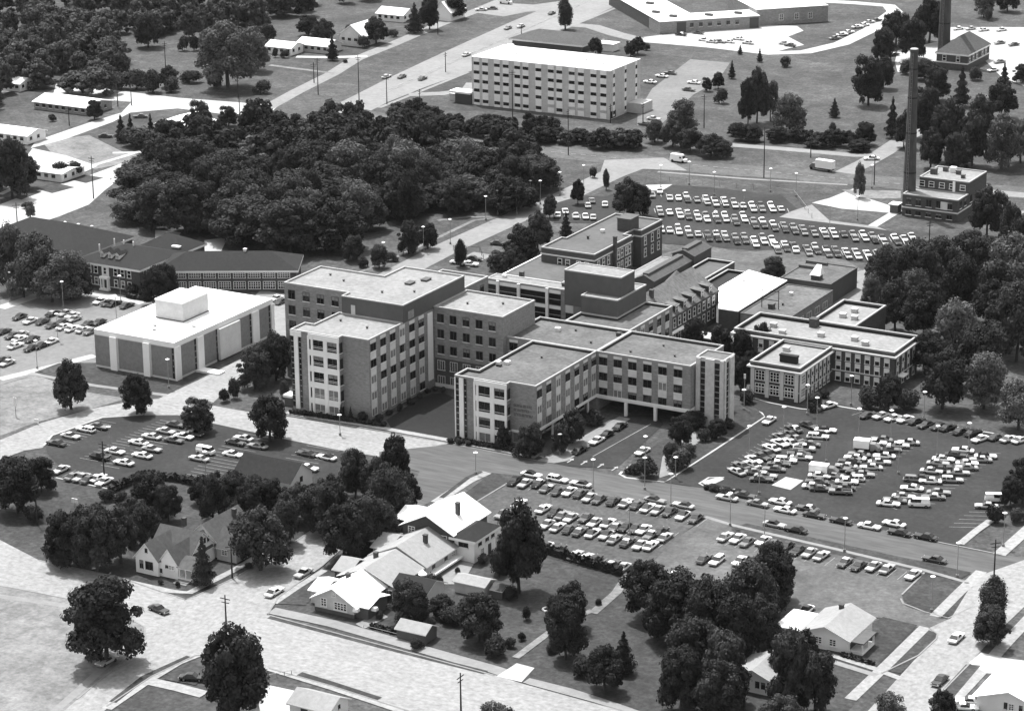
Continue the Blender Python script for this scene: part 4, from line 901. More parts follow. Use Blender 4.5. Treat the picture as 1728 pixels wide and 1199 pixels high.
h = house('brown_roof_house', 'house with a dark ridged roof and one white gable end among dense trees', [(a.x-15, a.x, a.y, a.y+9, 3.0, 6.2, 'x', 'white_wall', 'shingle', .5)], [(a.x, a.y+4.5, 2.5, .9, 1.2, 'E', 'dark')])
h = house('two_storey_house', 'two-storey dark brick house with a bright white roof and a white sun porch', [(46, 58.3, -128, -113.5, 5.9, 9.0, 'y', 'brick_dark', 'roof_white', .7), (42.2, 46, -124, -116, 5.2, 6.6, 'x', 'brick_dark', 'roof_white', .5)],
    [(48.2, -128, 5.0, 1.4, 1.4, 'S', 'white'), (52.2, -128, 4.6, 1.5, 1.9, 'S', 'white'), (56, -128, 4.4, 1.6, 1.3, 'S', 'white'), (56.6, -128, 1.7, 1.0, 1.2, 'S', 'white')], [(55.5, -121, 6.5, 10.2)])
sp = MB().box(58.4, 63.2, -127.4, -118.4, 0, 5.3, 'white_wall'); sp.build('sun_porch', h); hip(h, 58.4, 63.2, -127.4, -118.4, 5.3, 7.0, 'white_wall', 'shingle', .9, z0=5.2)
for x, y, f in ((60.6, -127.4, 'S'), (63.2, -125, 'E'), (63.2, -122, 'E'), (63.2, -119.6, 'E')): window(h, x, y, 3.9, 2.2 if f == 'S' else 1.2, 1.4, f, 'dark')
panel(h, 63.2, -121, 1.2, 1.2, 2.2, 'E', 'mullion', .1, 'door'); window(h, 63.2, -124, 1.6, 1.0, 1.2, 'E', 'white')
h = house('grey_bungalow', 'bungalow with a broad grey shingle roof and black chimney next to the two-storey house', [(45.8, 59, -140, -126.3, 3.3, 6.4, 'y', 'grey_wall', 'shingle_pale', .7), (43.5, 47, -136, -127, 3.1, 4.6, 'x', 'grey_wall', 'shingle_pale', .5)], [(59, -137, 2.2, 1.0, 1.2, 'E', 'dark'), (59, -132, 2.2, 1.0, 1.2, 'E', 'dark'), (59, -129, 2.2, 1.0, 1.2, 'E', 'white')], [(55, -133.5, 4.5, 7.2)])
MB().box(59.02, 60.6, -139.5, -127, .9, 1.3, 'white_wall').build('porch_rail', h)
h = house('middle_bungalow', 'bungalow with a pale roof and a low dark-roofed rear addition between two others', [(46, 58.6, -152.2, -141.6, 3.2, 5.9, 'y', 'brick_dark', 'shingle_pale', .7), (43, 46.5, -150, -143, 3.0, 4.5, 'x', 'brick_dark', 'shingle_pale', .5)], [(57.0, -152.2, 1.9, 1.0, 1.0, 'S', 'white')], [(50, -145, 4.5, 6.4)])
gable(h, 58.8, 66.5, -153.0, -145.2, 2.9, 4.7, 'x', 'stone', 'shingle', .6)
MB().cyl((60, -143, 2.7), (60, -143, 3.6), 1.0, .2, 'white_wall', 10).build('awning', h)
h = house('white_roof_bungalow', 'front bungalow with a bright white roof and grey shingled gable facing the street', [(47.2, 56.6, -163.8, -151.8, 3.0, 5.6, 'y', 'grey_wall', 'roof_white', .8), (56.6, 59.6, -163.2, -156, 2.7, 3.6, 'x', 'dark_wall', 'roof_white', .5), (44.4, 47.2, -161, -154, 2.8, 4.0, 'x', 'grey_wall', 'roof_white', .5)],
    [(49.4, -163.8, 2.2, 1.1, 1.5, 'S', 'white'), (53.4, -163.8, 2.0, 2.8, 1.4, 'S', 'white'), (51.9, -163.8, 4.3, .6, .6, 'S', 'white')], [(51, -157, 4.5, 6.3)])
MB().ring(rect(47.2, 56.6, -163.8, -151.8), .05, .05, 0, .8, 'dark_wall').build('plinth', h)
for x, y in ((57.4, -164.2), (60.4, -162)): MB().box(x-.6, x+.6, y-.5, y+.5, 1.9, 2.3, 'white_wall').box(x-.5, x+.5, y-.4, y+.4, 2.3, 2.6, 'white_wall').build('awning', h)
h = house('shed', 'small garden shed with a pale ridged roof beside the pavement', [(69.3, 75.8, -168, -163.6, 2.2, 3.3, 'x', 'dark_wall', 'shingle_pale', .4)], [], (), cat='shed')
h = house('garage', 'garage with a pale grey roof and white gable at the bottom edge of the photo', [(70, 78.6, -206.5, -200, 2.3, 3.9, 'x', 'white_wall', 'shingle_pale', .5)], [(78.6, -203, 2.0, .5, .7, 'E', 'dark')], (), cat='garage')
MB().box(72.5, 74, -206.6, -206.5, 0, 1.9, 'mullion').build('door', h)
h = house('outbuilding', 'small pale-roofed outbuilding in the garden behind the bungalows', [(67.3, 74.4, -142.5, -138.2, 2.4, 3.2, 'x', 'grey_wall', 'shingle_pale', .4)], [], (), cat='shed')
h = house('lean_to', 'tiny dark-roofed lean-to against the right end of the small garden outbuilding', [(75.2, 78, -141.5, -138, 1.7, 2.4, 'x', 'dark_wall', 'shingle_mid', .2)], [], (), cat='shed')
a = G(758, 1033); h = house('playhouse', 'tiny garden playhouse with a dark gable frame between two trees', [(a.x-1, a.x+1, a.y, a.y+2.5, 1.3, 2.4, 'y', 'white_wall', 'dark_wall', .3)], [], (), cat='shed')
h = house('corner_bungalow', 'white bungalow with a pale shingle roof and open corner porch beside the lower car park', [(140.5, 150.2, -133, -120.8, 2.9, 4.8, 'y', 'white_wall', 'shingle_pale', .6)], [(144, -133, 1.8, 1.2, 1.2, 'S', 'white'), (147, -133, 1.8, 1.2, 1.2, 'S', 'white')], [(144.5, -123, 4, 5.6)])
pr = MB().box(150.2, 153, -132.5, -126.5, 0, .7, 'white_wall').box(150, 153.3, -132.8, -126.2, 2.5, 2.75, 'roof_mid')
for y in (-132.3, -129.5, -126.7): pr.box(152.7, 153, y-.15, y+.15, .7, 2.5, 'frame')
pr.box(150.25, 150.3, -132, -127, .7, 2.5, 'mullion').build('porch', h)
MB().box(134.6, 140.2, -133, -123.5, 2.6, 2.85, 'roof_white').box(134.8, 135, -132.8, -132.6, 0, 2.6, 'frame').box(134.8, 135, -124, -123.8, 0, 2.6, 'frame').build('carport', h)
h = house('hidden_bungalow', 'white bungalow half hidden behind large trees at the bottom right', [(137, 145.5, -157.5, -148, 2.9, 4.6, 'y', 'white_wall', 'shingle_pale', .6)], [(142.2, -157.5, 1.8, .7, 1.3, 'S', 'dark'), (143.4, -157.5, 1.8, .7, 1.3, 'S', 'dark')], ())
h = house('white_gable_house', 'white house with a bright white roof and shuttered gable at the right edge', [(180.5, 193, -144.5, -133, 2.8, 5.0, 'y', 'white_wall', 'roof_white', .9)], [(187.2, -144.5, 2.0, .8, 1.1, 'S', 'white'), (186.1, -144.5, 2.0, .5, 1.2, 'S', 'dark'), (189, -144.5, 2.0, .5, 1.2, 'S', 'dark')], ())
# far houses
def far_house(lab, px, py, w_, d_, ze, zr, ax, wl, rf, win=True):
    p = G(px, py); t = thing('far_house', lab, 'house', (p.x, p.y, 0)); gable(t, p.x, p.x+w_, p.y, p.y+d_, ze, zr, ax, wl, rf, .6)
    if win:
        for i in range(int(w_/3)): window(t, p.x+1.6+3*i, p.y, ze*.6, 1.3, 1.1, 'S', 'dark')
        for i in range(int(d_/4)): window(t, p.x+w_, p.y+2+4*i, ze*.6, 1.1, 1.1, 'E', 'dark')
    return t
far_house('far white-roofed garage left of the long white-roofed bungalow', 449, 90, 12, 9, 3, 4.6, 'x', 'white_wall', 'roof_white')
far_house('long far bungalow with a white roof between the garage and the gabled house', 501, 86, 15, 10, 3, 4.8, 'x', 'grey_wall', 'roof_white')
far_house('tall far house with a steep white roof facing the frontage road', 574, 76, 11, 13, 4.5, 8.6, 'y', 'grey_wall', 'roof_white')
far_house('white-roofed house among trees above the steep-roofed house', 636, 34, 13, 10, 3, 5, 'x', 'white_wall', 'roof_white')
far_house('small white gable house behind the columnar dark tree', 733, 34, 8, 12, 4, 8, 'y', 'white_wall', 'roof_white', False)
far_house('long low white-roofed ranch house beside the pale left-hand road', 58, 184, 25, 14, 2.8, 4.4, 'x', 'brick', 'roof_white')
far_house('low ranch house with a white roof and dark gable behind a conifer clump', 262, 222, 16, 14, 2.8, 5.2, 'y', 'dark_wall', 'roof_white')
far_house('white-walled house cut by the left edge of the photo', -14, 236, 16, 10, 3, 4.4, 'x', 'white_wall', 'roof_white')
far_house('flat white carport house beside the pale drive behind the left trees', 48, 300, 14, 12, 2.8, 3.6, 'x', 'white_wall', 'roof_white')
far_house('white house at the far left edge beside the top road', -8, 150, 12, 9, 3, 4.5, 'x', 'white_wall', 'roof_white')
# ------------------------------------------------------------------ vehicles
def layer(x0, x1, hw, ch): return [(x0, -hw+ch), (x0+ch, -hw), (x1-ch, -hw), (x1, -hw+ch), (x1, hw-ch), (x1-ch, hw), (x0+ch, hw), (x0, hw-ch)]
def loft(mb, layers, m, top=True):
    k = len(mb.v); n = len(layers[0][0]); s = mb.slot(m)
    for pl, zf in layers: mb.v += [(x, y, zf(x) if callable(zf) else zf) for x, y in pl]
    for l in range(len(layers)-1):
        for i in range(n):
            j = (i+1) % n; mb.f.append((k+l*n+i, k+l*n+j, k+(l+1)*n+j, k+(l+1)*n+i)); mb.mi.append(s)
    if top: mb.f.append(tuple(k+(len(layers)-1)*n+i for i in range(n))); mb.mi.append(s)
    return mb
def car_parts(kind, tone, rtone):
    c, rc = 'car'+tone, 'car'+rtone; L, hw, zb = 5.2, .93, .86
    body = MB(); glass = MB(); roof = MB()
    if kind == 'v':
        L, zb = 4.7, 1.15
        loft(body, [(layer(-L/2+.05, L/2-.05, hw-.06, .2), .32), (layer(-L/2, L/2, hw, .2), .7), (layer(-L/2, L/2-.1, hw, .2), zb)], c)
        a0, a1, b0, b1, zt = -L/2+.02, L/2-.3, -L/2+.12, L/2-.75, 1.95
    elif kind == 'p':
        loft(body, [(layer(-L/2+.05, L/2-.05, hw-.06, .25), .4), (layer(-L/2, L/2, hw, .25), .75), (layer(-L/2+.02, L/2-.05, hw-.04, .25), .98)], c)
        body.box(-L/2+.18, -.55, -hw+.2, hw-.2, .98, .985, 'tyre'); a0, a1, b0, b1, zt, zb = -.5, 1.2, -.4, .6, 1.7, .98
    else:
        zf = lambda x: zb-.1*max(0, (abs(x)-1.2)/1.4)
        loft(body, [(layer(-L/2+.1, L/2-.1, hw-.1, .25), .26), (layer(-L/2, L/2, hw, .22), .52), (layer(-L/2+.02, L/2-.03, hw-.01, .25), .66), (layer(-L/2+.1, L/2-.12, hw-.09, .3), zf)], c)
        if kind == 'w': a0, a1, b0, b1, zt = -2.45, .95, -2.2, .25, 1.38
        else: a0, a1, b0, b1, zt = -1.75, .95, -1.0, .22, 1.34
    hb, ht = hw-.1, hw-.27
    def P(x0, x1, h_, z): return [(x0, -h_, z), (x1, -h_, z), (x1, h_, z), (x0, h_, z)]
    B_, T_ = P(a0, a1, hb, zb-.03), P(b0, b1, ht, zt)
    glass.face([B_[1], B_[2], T_[2], T_[1]], 'glass'); 
    rear = 'glass'
    glass.face([B_[3], B_[0], T_[0], T_[3]], rear)
    for s in (-1, 1):
        cuts = {'s': (.0, .34, 1.0), 'w': (0, .06, .34, .4, .66, .7, 1), 'v': (0, .45, 1.0), 'p': (0, .2, 1)}[kind]
        for i in range(len(cuts)-1):
            f0, f1 = cuts[i], cuts[i+1]; lo = lambda f: (a0+(a1-a0)*f, s*hb, zb-.03); hi = lambda f: (b0+(b1-b0)*f, s*ht, zt)
            q = [lo(f0), lo(f1), hi(f1), hi(f0)]
            (roof if (kind in 'sp' and i == 0) or (kind == 'w' and i % 2 == 0) or (kind == 'v' and i == 0) else glass).face(q if s < 0 else q[::-1], (rc if kind != 'v' else c) if ((kind in 'sp' and i == 0) or (kind == 'w' and i % 2 == 0) or (kind == 'v' and i == 0)) else 'glass')
    loft(roof, [(layer(b0-.03, b1+.03, ht+.03, .12), zt-.05), (layer(b0+.05, b1-.05, ht-.06, .15), zt+.05)], rc)
    out = [('body', body, 0, 0), ('window_glass', glass, 0, 0), ('roof_panel', roof, 0, 0)]
    wh = MB().cyl((0, -.1, .33), (0, .1, .33), .33, .33, 'tyre', 12).cyl((0, -.115, .33), (0, .115, .33), .17, .17, 'chrome', 10)
    for x in (-1.5, 1.55):
        for y in (-hw+.06, hw-.06): out.append(('wheel', wh, x, y))
    bp = MB().box(-.07, .07, -hw+.06, hw-.06, .42, .58, 'chrome')
    out += [('bumper', bp, L/2, 0), ('bumper', bp, -L/2, 0)]
    if kind in 'sw':
        tr = MB().box(-.02, .02, -hw+.12, -hw+.4, .6, .74, 'lamp').box(-.02, .02, hw-.4, hw-.12, .6, .74, 'lamp')
        out.append(('headlight_pair', tr, L/2-.02, 0))
    return out
CARM = {}
def car_meshes(key):
    if key not in CARM:
        pr = car_parts(*key); one = MB(); ms = {}
        for nm, mb, x, y in pr:
            k = len(one.v); one.v += [(a+x, b+y, c) for a, b, c in mb.v]; one.f += [tuple(k+i for i in f) for f in mb.f]; one.mi += [one.slot(mb.mats[i]) for i in mb.mi]
        CARM[key] = ([(nm, mb_mesh(nm, mb, ms), x, y) for nm, mb, x, y in pr], one)
    return CARM[key]
PARTM = {}
def mb_mesh(nm, mb, ms):
    if nm in ('wheel', 'bumper'):
        kk = (nm, len(mb.v), round(mb.v[0][1], 2)); 
        if kk not in PARTM: PARTM[kk] = mb.mesh(nm)
        return PARTM[kk]
    return mb.mesh(nm)
ORD = 'first second third fourth fifth sixth seventh eighth ninth tenth eleventh twelfth thirteenth fourteenth fifteenth sixteenth seventeenth eighteenth nineteenth twentieth'.split()
def ordn(i): return ORD[i] if i < 20 else ('twenty-'+ORD[i-20] if i < 29 else 'thirtieth' if i == 29 else 'thirty-'+ORD[i-30])
TN = dict(W='white', L='pale grey', M='mid-grey', D='dark grey', K='black'); KN = dict(s='car', w='estate car', v='van', p='pickup')
ROWS = [   # (place, group, heading in degrees, cars as pixel x, y, tone, roof, kind)
("beside the kerb above the near car park", "cars parked along the front street", -1, "897,800WK 941,808Ww 980,816LK 1105,843MK 1153,852LK"),
("in the top row of the near car park", "cars in the near car park", 90, "868,811K 886,815L 909,815KW 923,823M 942,828D 961,829W 979,832D 995,839L 1011,842D 1035,845K 1056,848L 1075,851D 1093,856WK 1110,860L 1130,863D 1152,869WK 1174,874D"),
("in the third row of the near car park", "cars in the near car park", 90, "923,884L 941,889L 961,892D 978,896DL 1000,899WK 1023,902LK 1037,909MW 1058,914DW 1080,919L 1098,920W"),
("in the second row of the near car park", "cars in the near car park", 90, "848,867M 876,849W 917,858W 936,864K 949,869M 963,873L 989,873D 1003,881L 1026,882WK 1040,888ML 1056,889K 1072,891D 1086,893W 1098,902MW 1115,896K 1122,906L"),
("in the hedge-side row of the near car park", "cars in the near car park", 90, "921,922WK 942,926K 971,936L 989,941LW 1004,943K 1033,952DL 1051,957L 1132,971W"),
("along the far kerb of the front street", "cars parked along the front street", -2, "1227,839L 1257,835D 1279,849M 1317,846W 1325,860W 1363,857DW 1374,868D 1419,878K 1467,887W 1509,883W 1518,898K 1562,905K"),
("along the near kerb of the front street", "cars parked along the front street", -2, "1307,884LK 1343,893K 1577,943D"),
("in the top row of the gravel car park", "cars in the gravel car park", 86, "1224,905L 1245,908W 1261,914M 1288,912W 1304,918D 1327,921K 1346,928K 1366,932L 1386,937L 1426,948DW 1449,954D 1474,955L 1497,959L 1541,969W"),
("in the middle of the gravel car park", "cars in the gravel car park", 88, "1188,942D 1210,945Ww 1249,946W"),
("on the drive between hospital and right car park", "cars on the streets", 88, "1298,709W"),
("in left half of first herringbone block", "cars in the first herringbone block", -26, "1340,723DW 1364,717D 1333,732D 1318,737M 1341,739M 1316,747W 1333,746L 1302,755W 1296,766D 1285,770D 1272,775W 1269,783L 1251,785M 1243,795L"),
("in right half of first herringbone block", "cars in the first herringbone block", 18, "1393,725WK 1380,736Ww 1365,749M 1357,757Lp 1348,765D 1352,771L 1326,776Ww 1314,782DW 1306,791M 1292,802L 1285,808D 1275,796M"),
("in left half of second herringbone block", "cars in the second herringbone block", 14, "1488,741M 1478,746W 1464,747L 1443,772W 1428,786L 1416,790M 1383,802W 1405,802L 1373,820W 1379,812D 1434,778D 1450,766M"),
("in right half of second herringbone block", "cars in the second herringbone block", 21, "1533,746L 1516,751L 1502,758M 1492,769W 1484,779L 1470,788L 1447,795D 1440,807Ww 1429,812W 1423,822D 1418,829Mp 1386,824D 1456,800M"),
("in left half of third herringbone block", "cars in the third herringbone block", 14, "1625,759W 1613,767D 1592,774W 1583,781L 1572,794L 1590,792D 1544,808Mw 1539,823W 1525,837L 1499,849W 1510,843M 1553,806K"),
("in right half of third herringbone block", "cars in the third herringbone block", 21, "1663,769WK 1655,775L 1632,781W 1631,788L 1617,797L 1606,809Lw 1570,811W 1584,830M 1575,838MW 1551,850Wv 1604,792D"),
("beside the trees at the right edge", "cars in the third herringbone block", 22, "1680,842Wv 1665,853L"),
("along the lawn edge behind the right car park", "cars along the back kerb", 68, "1398,684W 1465,700D 1487,701L 1507,705W 1528,707W 1547,710K 1563,716D 1585,719D 1600,721D 1622,727D 1642,730K 1654,740W 1682,737D 1702,740L 1722,742W"),
("in the left row of the lower left car park", "cars in the lower left car park", 1, "95,747D 119,735L 145,724Ww 166,719M"),
("in middle row of lower left car park", "cars in the lower left car park", 1, "168,771Kp 194,761W 209,780W 234,746W 240,768W 256,757L 256,736L 280,727L 293,742M 296,716D 310,736W 326,731DW"),
("in the bottom row of the lower left car park", "cars in the lower left car park", 88, "103,792L 124,803M 138,805L 151,808D 165,806W 176,812W"),
("in right rows of lower left car park", "cars in the lower left car park", 0, "336,773L 347,762Wv 393,766W 411,739L 397,746D 435,752M 517,765D 551,771WK 484,784D 520,789W"),
("in front of the old brick hall", "cars in the pale left car park", 88, "107,494KW 122,498M 169,508W 182,511D 193,512K 214,515D"),
("in the middle rows of the pale left car park", "cars in the pale left car park", 88, "33,534D 51,541W 72,542D 89,529KL 89,548M 106,543D 107,551W 122,532W 125,538L 122,554W 140,556L 151,545D 167,543D 153,559M 110,528L"),
("in the front rows of the pale left car park", "cars in the pale left car park", 88, "6,559D 21,566D 36,564L 33,571W 54,572D 26,583W 53,587K 69,583K 86,576W 4,606D 12,612L"),
("behind the white office block", "cars behind the office block", 88, "466,503W 475,508D"),
("on the hospital entrance drive", "cars on the entrance drive", 88, "978,759K 1007,743W 1023,733K 1046,719K 1084,761W"),
("in the back row of the upper car park", "cars in the upper car park", -59, "1100,329M 1113,322W 1130,334L 1145,334W 1159,333L 1176,337M 1192,337L 1207,340WK 1223,340LW 1239,343M 1254,347L 1270,349W 1285,349D 1302,349W 1318,352L"),
("in the middle row of the upper car park", "cars in the upper car park", -59, "1114,356L 1130,358W 1147,360W 1161,362MW 1177,364L 1192,366M 1209,367L 1224,366W 1241,371M 1255,366L 1273,376M 1288,376W 1306,381LW 1324,383M 1340,386M 1356,388M 1373,390D 1391,393W 1407,393LW 1424,395D 1441,398M 1458,398L 1474,401M 1491,405WK 1512,404W 1528,406L 1541,402L"),
("in the front row of the upper car park", "cars in the upper car park", -59, "1115,384L 1130,388L 1145,387MW 1162,391L 1178,394L 1195,398D 1210,398L 1224,398L 1242,403M 1257,402M 1274,408W 1288,403M 1304,407L 1311,418W 1326,415W 1341,417D 1363,422M 1377,419L 1396,424WK 1411,424M 1429,427L 1446,428L 1465,431LW 1482,431L 1499,434L"),
("in the small lot behind the old wing", "cars in the small rear lot", -60, "941,362W 954,356W 972,364LW 988,365W 1001,366L 992,346L 1021,344W 999,338M"),
("by the service entrance behind the tall block", "cars by the service entrance", 10, "774,442W 793,445W 799,436K 841,410D"),
("on the highway", "cars on the highway", 93, "652,129L 678,129D 713,132D 787,92L 857,47M 879,44L 931,22D"),
("in the lot beside the slab building", "cars beside the slab building", 0, "1097,138W 1117,128W 1131,123D 1171,139W 1162,151D 1088,209D 1103,200L"),
("in front of the school", "cars by the school", 0, "1149,58KW 1178,55D 1188,67W 1201,70L 1214,70M 1230,70W 1246,65W 1262,72L 1324,73L 1333,76D"),
("along the curved drive beyond the school", "cars by the school", 55, "1409,64M 1421,58W 1432,54W 1447,45W 1458,42W 1467,37L 1479,34D"),
("in the white lot beyond the gabled brick house", "cars in the far right lot", 60, "1676,118W 1687,104M 1687,72M 1711,75D 1617,48W 1638,48L 1660,50W 1690,50W 1508,92KW 1527,105M"),
("on the roads at the far left", "cars on the far left roads", 30, "178,229K 237,196D 812,16L 830,14D 1471,267W"),
("on the foreground streets", "cars on the foreground streets", 88, "463,998W 512,966L 1614,1075W 1586,1147D 1360,1029WK 180,1114L"),
("crossing the foreground junction", "cars on the foreground streets", -12, "268,1027D"),
("on the drive at the bottom right corner", "cars on the foreground streets", 20, "325,1142K 1636,1182W 1628,1192W"),
]
ZC = .14
allc = []
rc_ = random.Random(3)
for place, grp, ang, txt in ROWS:
    es = []
    for tok in txt.split():
        xy, rest = (tok[:tok.index(',')], tok[tok.index(',')+1:]); i = 0
        while rest[i].isdigit(): i += 1
        y, code = int(rest[:i]), rest[i:]; kind = 's'
        if code[-1].islower(): kind = code[-1]; code = code[:-1]
        es.append((int(xy), y, code[0], code[-1], kind))
    es.sort(); lines_ = [(place, es)]
    if ang == -59:
        de = G(es[0][0], es[0][1]); dv = Vector((math.cos(R(ang)), math.sin(R(ang)), 0))*2.75; a_, b_ = [], []
        for e in es:
            dbl = not ('back' in place and e[0] in (1100, 1113, 1130, 1145, 1176, 1254, 1318)) and rc_.random() < .93
            a_.append(e+((-dv if dbl else Vector()),))
            if dbl: t2 = rc_.choice('WWLLMMDDK'); b_.append((e[0], e[1], t2, t2, 's', dv))
        w_ = place.split()[2]
        lines_ = [(f"in far line of upper car park's {w_} row", a_), (f"in near line of upper car park's {w_} row", b_)]
    for pl_, es in lines_:
     for i, (x, y, t, rt, k, *sh) in enumerate(es):
        p = G(x, y, .65); p.z = ZC
        if sh: p = p+sh[0]
        ln = (f"{'black' if rt == 'K' else 'pale'}-roofed " if rt != t else '') + f"{TN[t]} {KN[k]}" + (f", {ordn(i)} from left" if len(es) > 1 else ',') + ' ' + pl_
        allc.append(((p-CAM).length, p, R(ang+rc_.uniform(-2, 2)+(180 if rc_.random() < (.25 if ang == -59 else .5) else 0)), (k, t, rt), ln, grp, KN[k]))
allc.sort(key=lambda c: c[0])
far_mb = MB(); nfar = 0
for i, (d, p, a, key, lab, grp, kn) in enumerate(allc):
    parts, one = car_meshes(key)
    if i < 300:
        nm = dict(s='parked_car', w='estate_car', v='parked_van', p='pickup')[key[0]]
        cat = 'car' if key[0] in 'sw' else kn
        if d < 700:
            t = thing(nm, lab, cat, p, a, grp)
            for n_, me, x, y in parts: link(n_, me, t, (x, y, 0))
        else:
            kk = ('one',)+key
            if kk not in PARTM: PARTM[kk] = one.mesh(nm)
            tag(link(nm, PARTM[kk], None, p, a), lab, cat, grp)
    else:
        k = len(far_mb.v); ca, sa = math.cos(a), math.sin(a); nfar += 1
        far_mb.v += [(p.x+x*ca-y*sa, p.y+x*sa+y*ca, p.z+z) for x, y, z in one.v]; far_mb.f += [tuple(k+j for j in f) for f in one.f]; far_mb.mi += [far_mb.slot(one.mats[j]) for j in one.mi]
fo = far_mb.build('distant_cars'); tag(fo, 'small cars parked far off around the slab building, school and upper lot', 'cars'); fo['kind'] = 'stuff'
# delivery vehicles
def box_truck(lab, px, py, ang, L=6.5, h=3.2, van=False):
    p = G(px, py, 1); t = thing('delivery_truck', lab, 'truck', (p.x, p.y, ZC), R(ang))
    def add(nm, mb, x=0, y=0): link(nm, mb.mesh(nm), t, (x, y, 0))
    if van:
        add('body', loft(MB(), [(layer(-2.8, 2.2, 1.05, .2), .5), (layer(-2.8, 2.2, 1.1, .2), 1.4), (layer(-2.7, 1.6, 1.0, .2), 2.7)], 'carW'))
        add('hood', loft(MB(), [(layer(2.0, 3.2, .95, .25), .5), (layer(2.0, 3.1, .95, .25), 1.25)], 'carW')); add('window_glass', MB().face([(2.22, -.85, 1.45), (2.22, .85, 1.45), (1.78, .8, 2.3), (1.78, -.8, 2.3)], 'glass').box(.9, 1.7, -1.09, 1.09, 1.5, 2.1, 'glass')); ws = (-1.8, 2.2)
    else:
        add('cargo_box', MB().box(-L/2, L/2-1.9, -1.15, 1.15, .95, h, 'carW')); add('chassis', MB().box(-L/2+.2, L/2, -.9, .9, .5, .95, 'tyre'))
        add('cab', loft(MB(), [(layer(L/2-1.8, L/2+.6, 1.0, .25), .5), (layer(L/2-1.8, L/2+.5, 1.0, .25), 1.4), (layer(L/2-1.7, L/2-.5, .9, .2), 2.2)], 'carM')); add('window_glass', MB().face([(L/2+.25, -.8, 1.45), (L/2+.25, .8, 1.45), (L/2-.4, .75, 2.1), (L/2-.4, -.75, 2.1)], 'glass')); ws = (-L/2+1.2, L/2-.4)
    for x in ws:
        for y in (-.95, .95): add('wheel', MB().cyl((0, -.14, .45), (0, .14, .45), .45, .45, 'tyre', 12), x, y)
box_truck('white panel van with a short bonnet driving on the far road', 1145, 269, -5, van=True)
box_truck('white box truck with a dark cab driving on the far road', 1388, 283, 174, 8.2, 3.6)
box_truck('large white box van among cars in the second herringbone block', 1461, 755, 12, 5.6, 2.9)
box_truck('flat white-topped box truck at the front of the second herringbone block', 1389, 795, 8, 6.2, 2.6)
box_truck('white delivery van parked at the top of the highway side road', 853, 3, 0, van=True)
for lab, px, py, a in (('white skip trailer standing upright beside the boiler shed', 1404, 484, 130), ('white skip trailer lying farther back beside the boiler shed', 1435, 467, 130)):
    p = G(px, py, 1); t = thing('trailer', lab, 'trailer', (p.x, p.y, .1), R(a))
    link('box', MB().box(-2.4, 2.4, -1.1, 1.1, .7, 2.4, 'white_wall').mesh('box'), t)
    for x in (-1, 1): link('wheel', MB().cyl((x, -1.1, .35), (x, 1.1, .35), .35, .35, 'tyre', 10).mesh('wheel'), t)
# ------------------------------------------------------------------ trees
def leafmesh(name, blobs, n, size, m, seed, flat_=0.0, core=True):
    """many leaf-clump faces spread over a set of blobs (cx, cy, cz, rx, rz)"""
    rd = random.Random(seed); mb = MB(); tot = sum(b[3]**2 for b in blobs)
    for (cx, cy, cz, rx, rz) in blobs:
        k = max(8, int(n*rx*rx/tot))
        for i in range(k):
            u = rd.uniform(-.75, 1); t = rd.uniform(0, 2*math.pi); s = math.sqrt(max(0, 1-u*u)); rr = (rd.random()**.26)*rd.uniform(.88, 1.1)*(1.14 if rd.random() < .08 else 1)
            d = Vector((s*math.cos(t), s*math.sin(t), u)); c = Vector((cx+d.x*rx*rr, cy+d.y*rx*rr, cz+d.z*rz*rr))
            nrm = (d+Vector((rd.gauss(0, .42), rd.gauss(0, .42), rd.gauss(0, .42)+.2))).normalized()
            a = nrm.orthogonal().normalized(); b = nrm.cross(a); q = rd.uniform(0, 6.28); a, b = a*math.cos(q)+b*math.sin(q), b*math.cos(q)-a*math.sin(q)
            z = size*rd.uniform(.6, 1.35)
            mb.face([c-a*z*.5-b*z*.35, c+a*z*.35-b*z*.5, c+a*z*.55+b*z*.3, c-a*z*.2+b*z*.55], m)
    return mb.mesh(name)
def trunkmesh(h, r, seed, limbs=5):
    rd = random.Random(seed); mb = MB(); p = Vector((0, 0, 0))
    zs = [0, .3, .6, .85]; rs = [1, .7, .45, .2]; pts = [Vector((0, 0, 0))]+[Vector((rd.uniform(-.2, .2), rd.uniform(-.2, .2), h*z)) for z in zs[1:]]
    for i in range(3): mb.cyl(pts[i], pts[i+1], r*rs[i], r*rs[i+1], 'bark', 7, False)
    for i in range(limbs):
        a = 6.28*i/limbs+rd.uniform(-.3, .3); q = pts[1].lerp(pts[2], rd.random()); e = q+Vector((math.cos(a)*h*.3, math.sin(a)*h*.3, h*rd.uniform(.12, .3))); mb.cyl(q, e, r*.4, r*.1, 'bark', 5, False)
    return mb.mesh('trunk')
PROT = {}
def decid(seed, m, n, lobes, size=.62):
    """unit tree 10 m high, 10 m wide"""
    rd = random.Random(seed); bl = [(0, 0, 4.6, 2.6, 3.4)]; zc = rd.uniform(3.6, 4.6)
    for i in range(lobes):
        a = i*2.4+rd.uniform(-.5, .5); z = 1.7+6.6*((i+.5)/lobes)+rd.uniform(-.5, .5); env = 4.0*math.sqrt(max(.04, 1-((z-zc)/5.6)**2))
        r = rd.uniform(.75, 1.9); q = max(0, env-r*.55)*rd.uniform(.7, 1.12); bl.append((q*math.cos(a), q*math.sin(a), z, r, r*rd.uniform(.6, .95)))
    bl.append((rd.uniform(-.8, .8), rd.uniform(-.8, .8), rd.uniform(8.0, 8.7), rd.uniform(1.1, 1.7), 1.3))
    return leafmesh('crown', bl, n, size, m, seed)
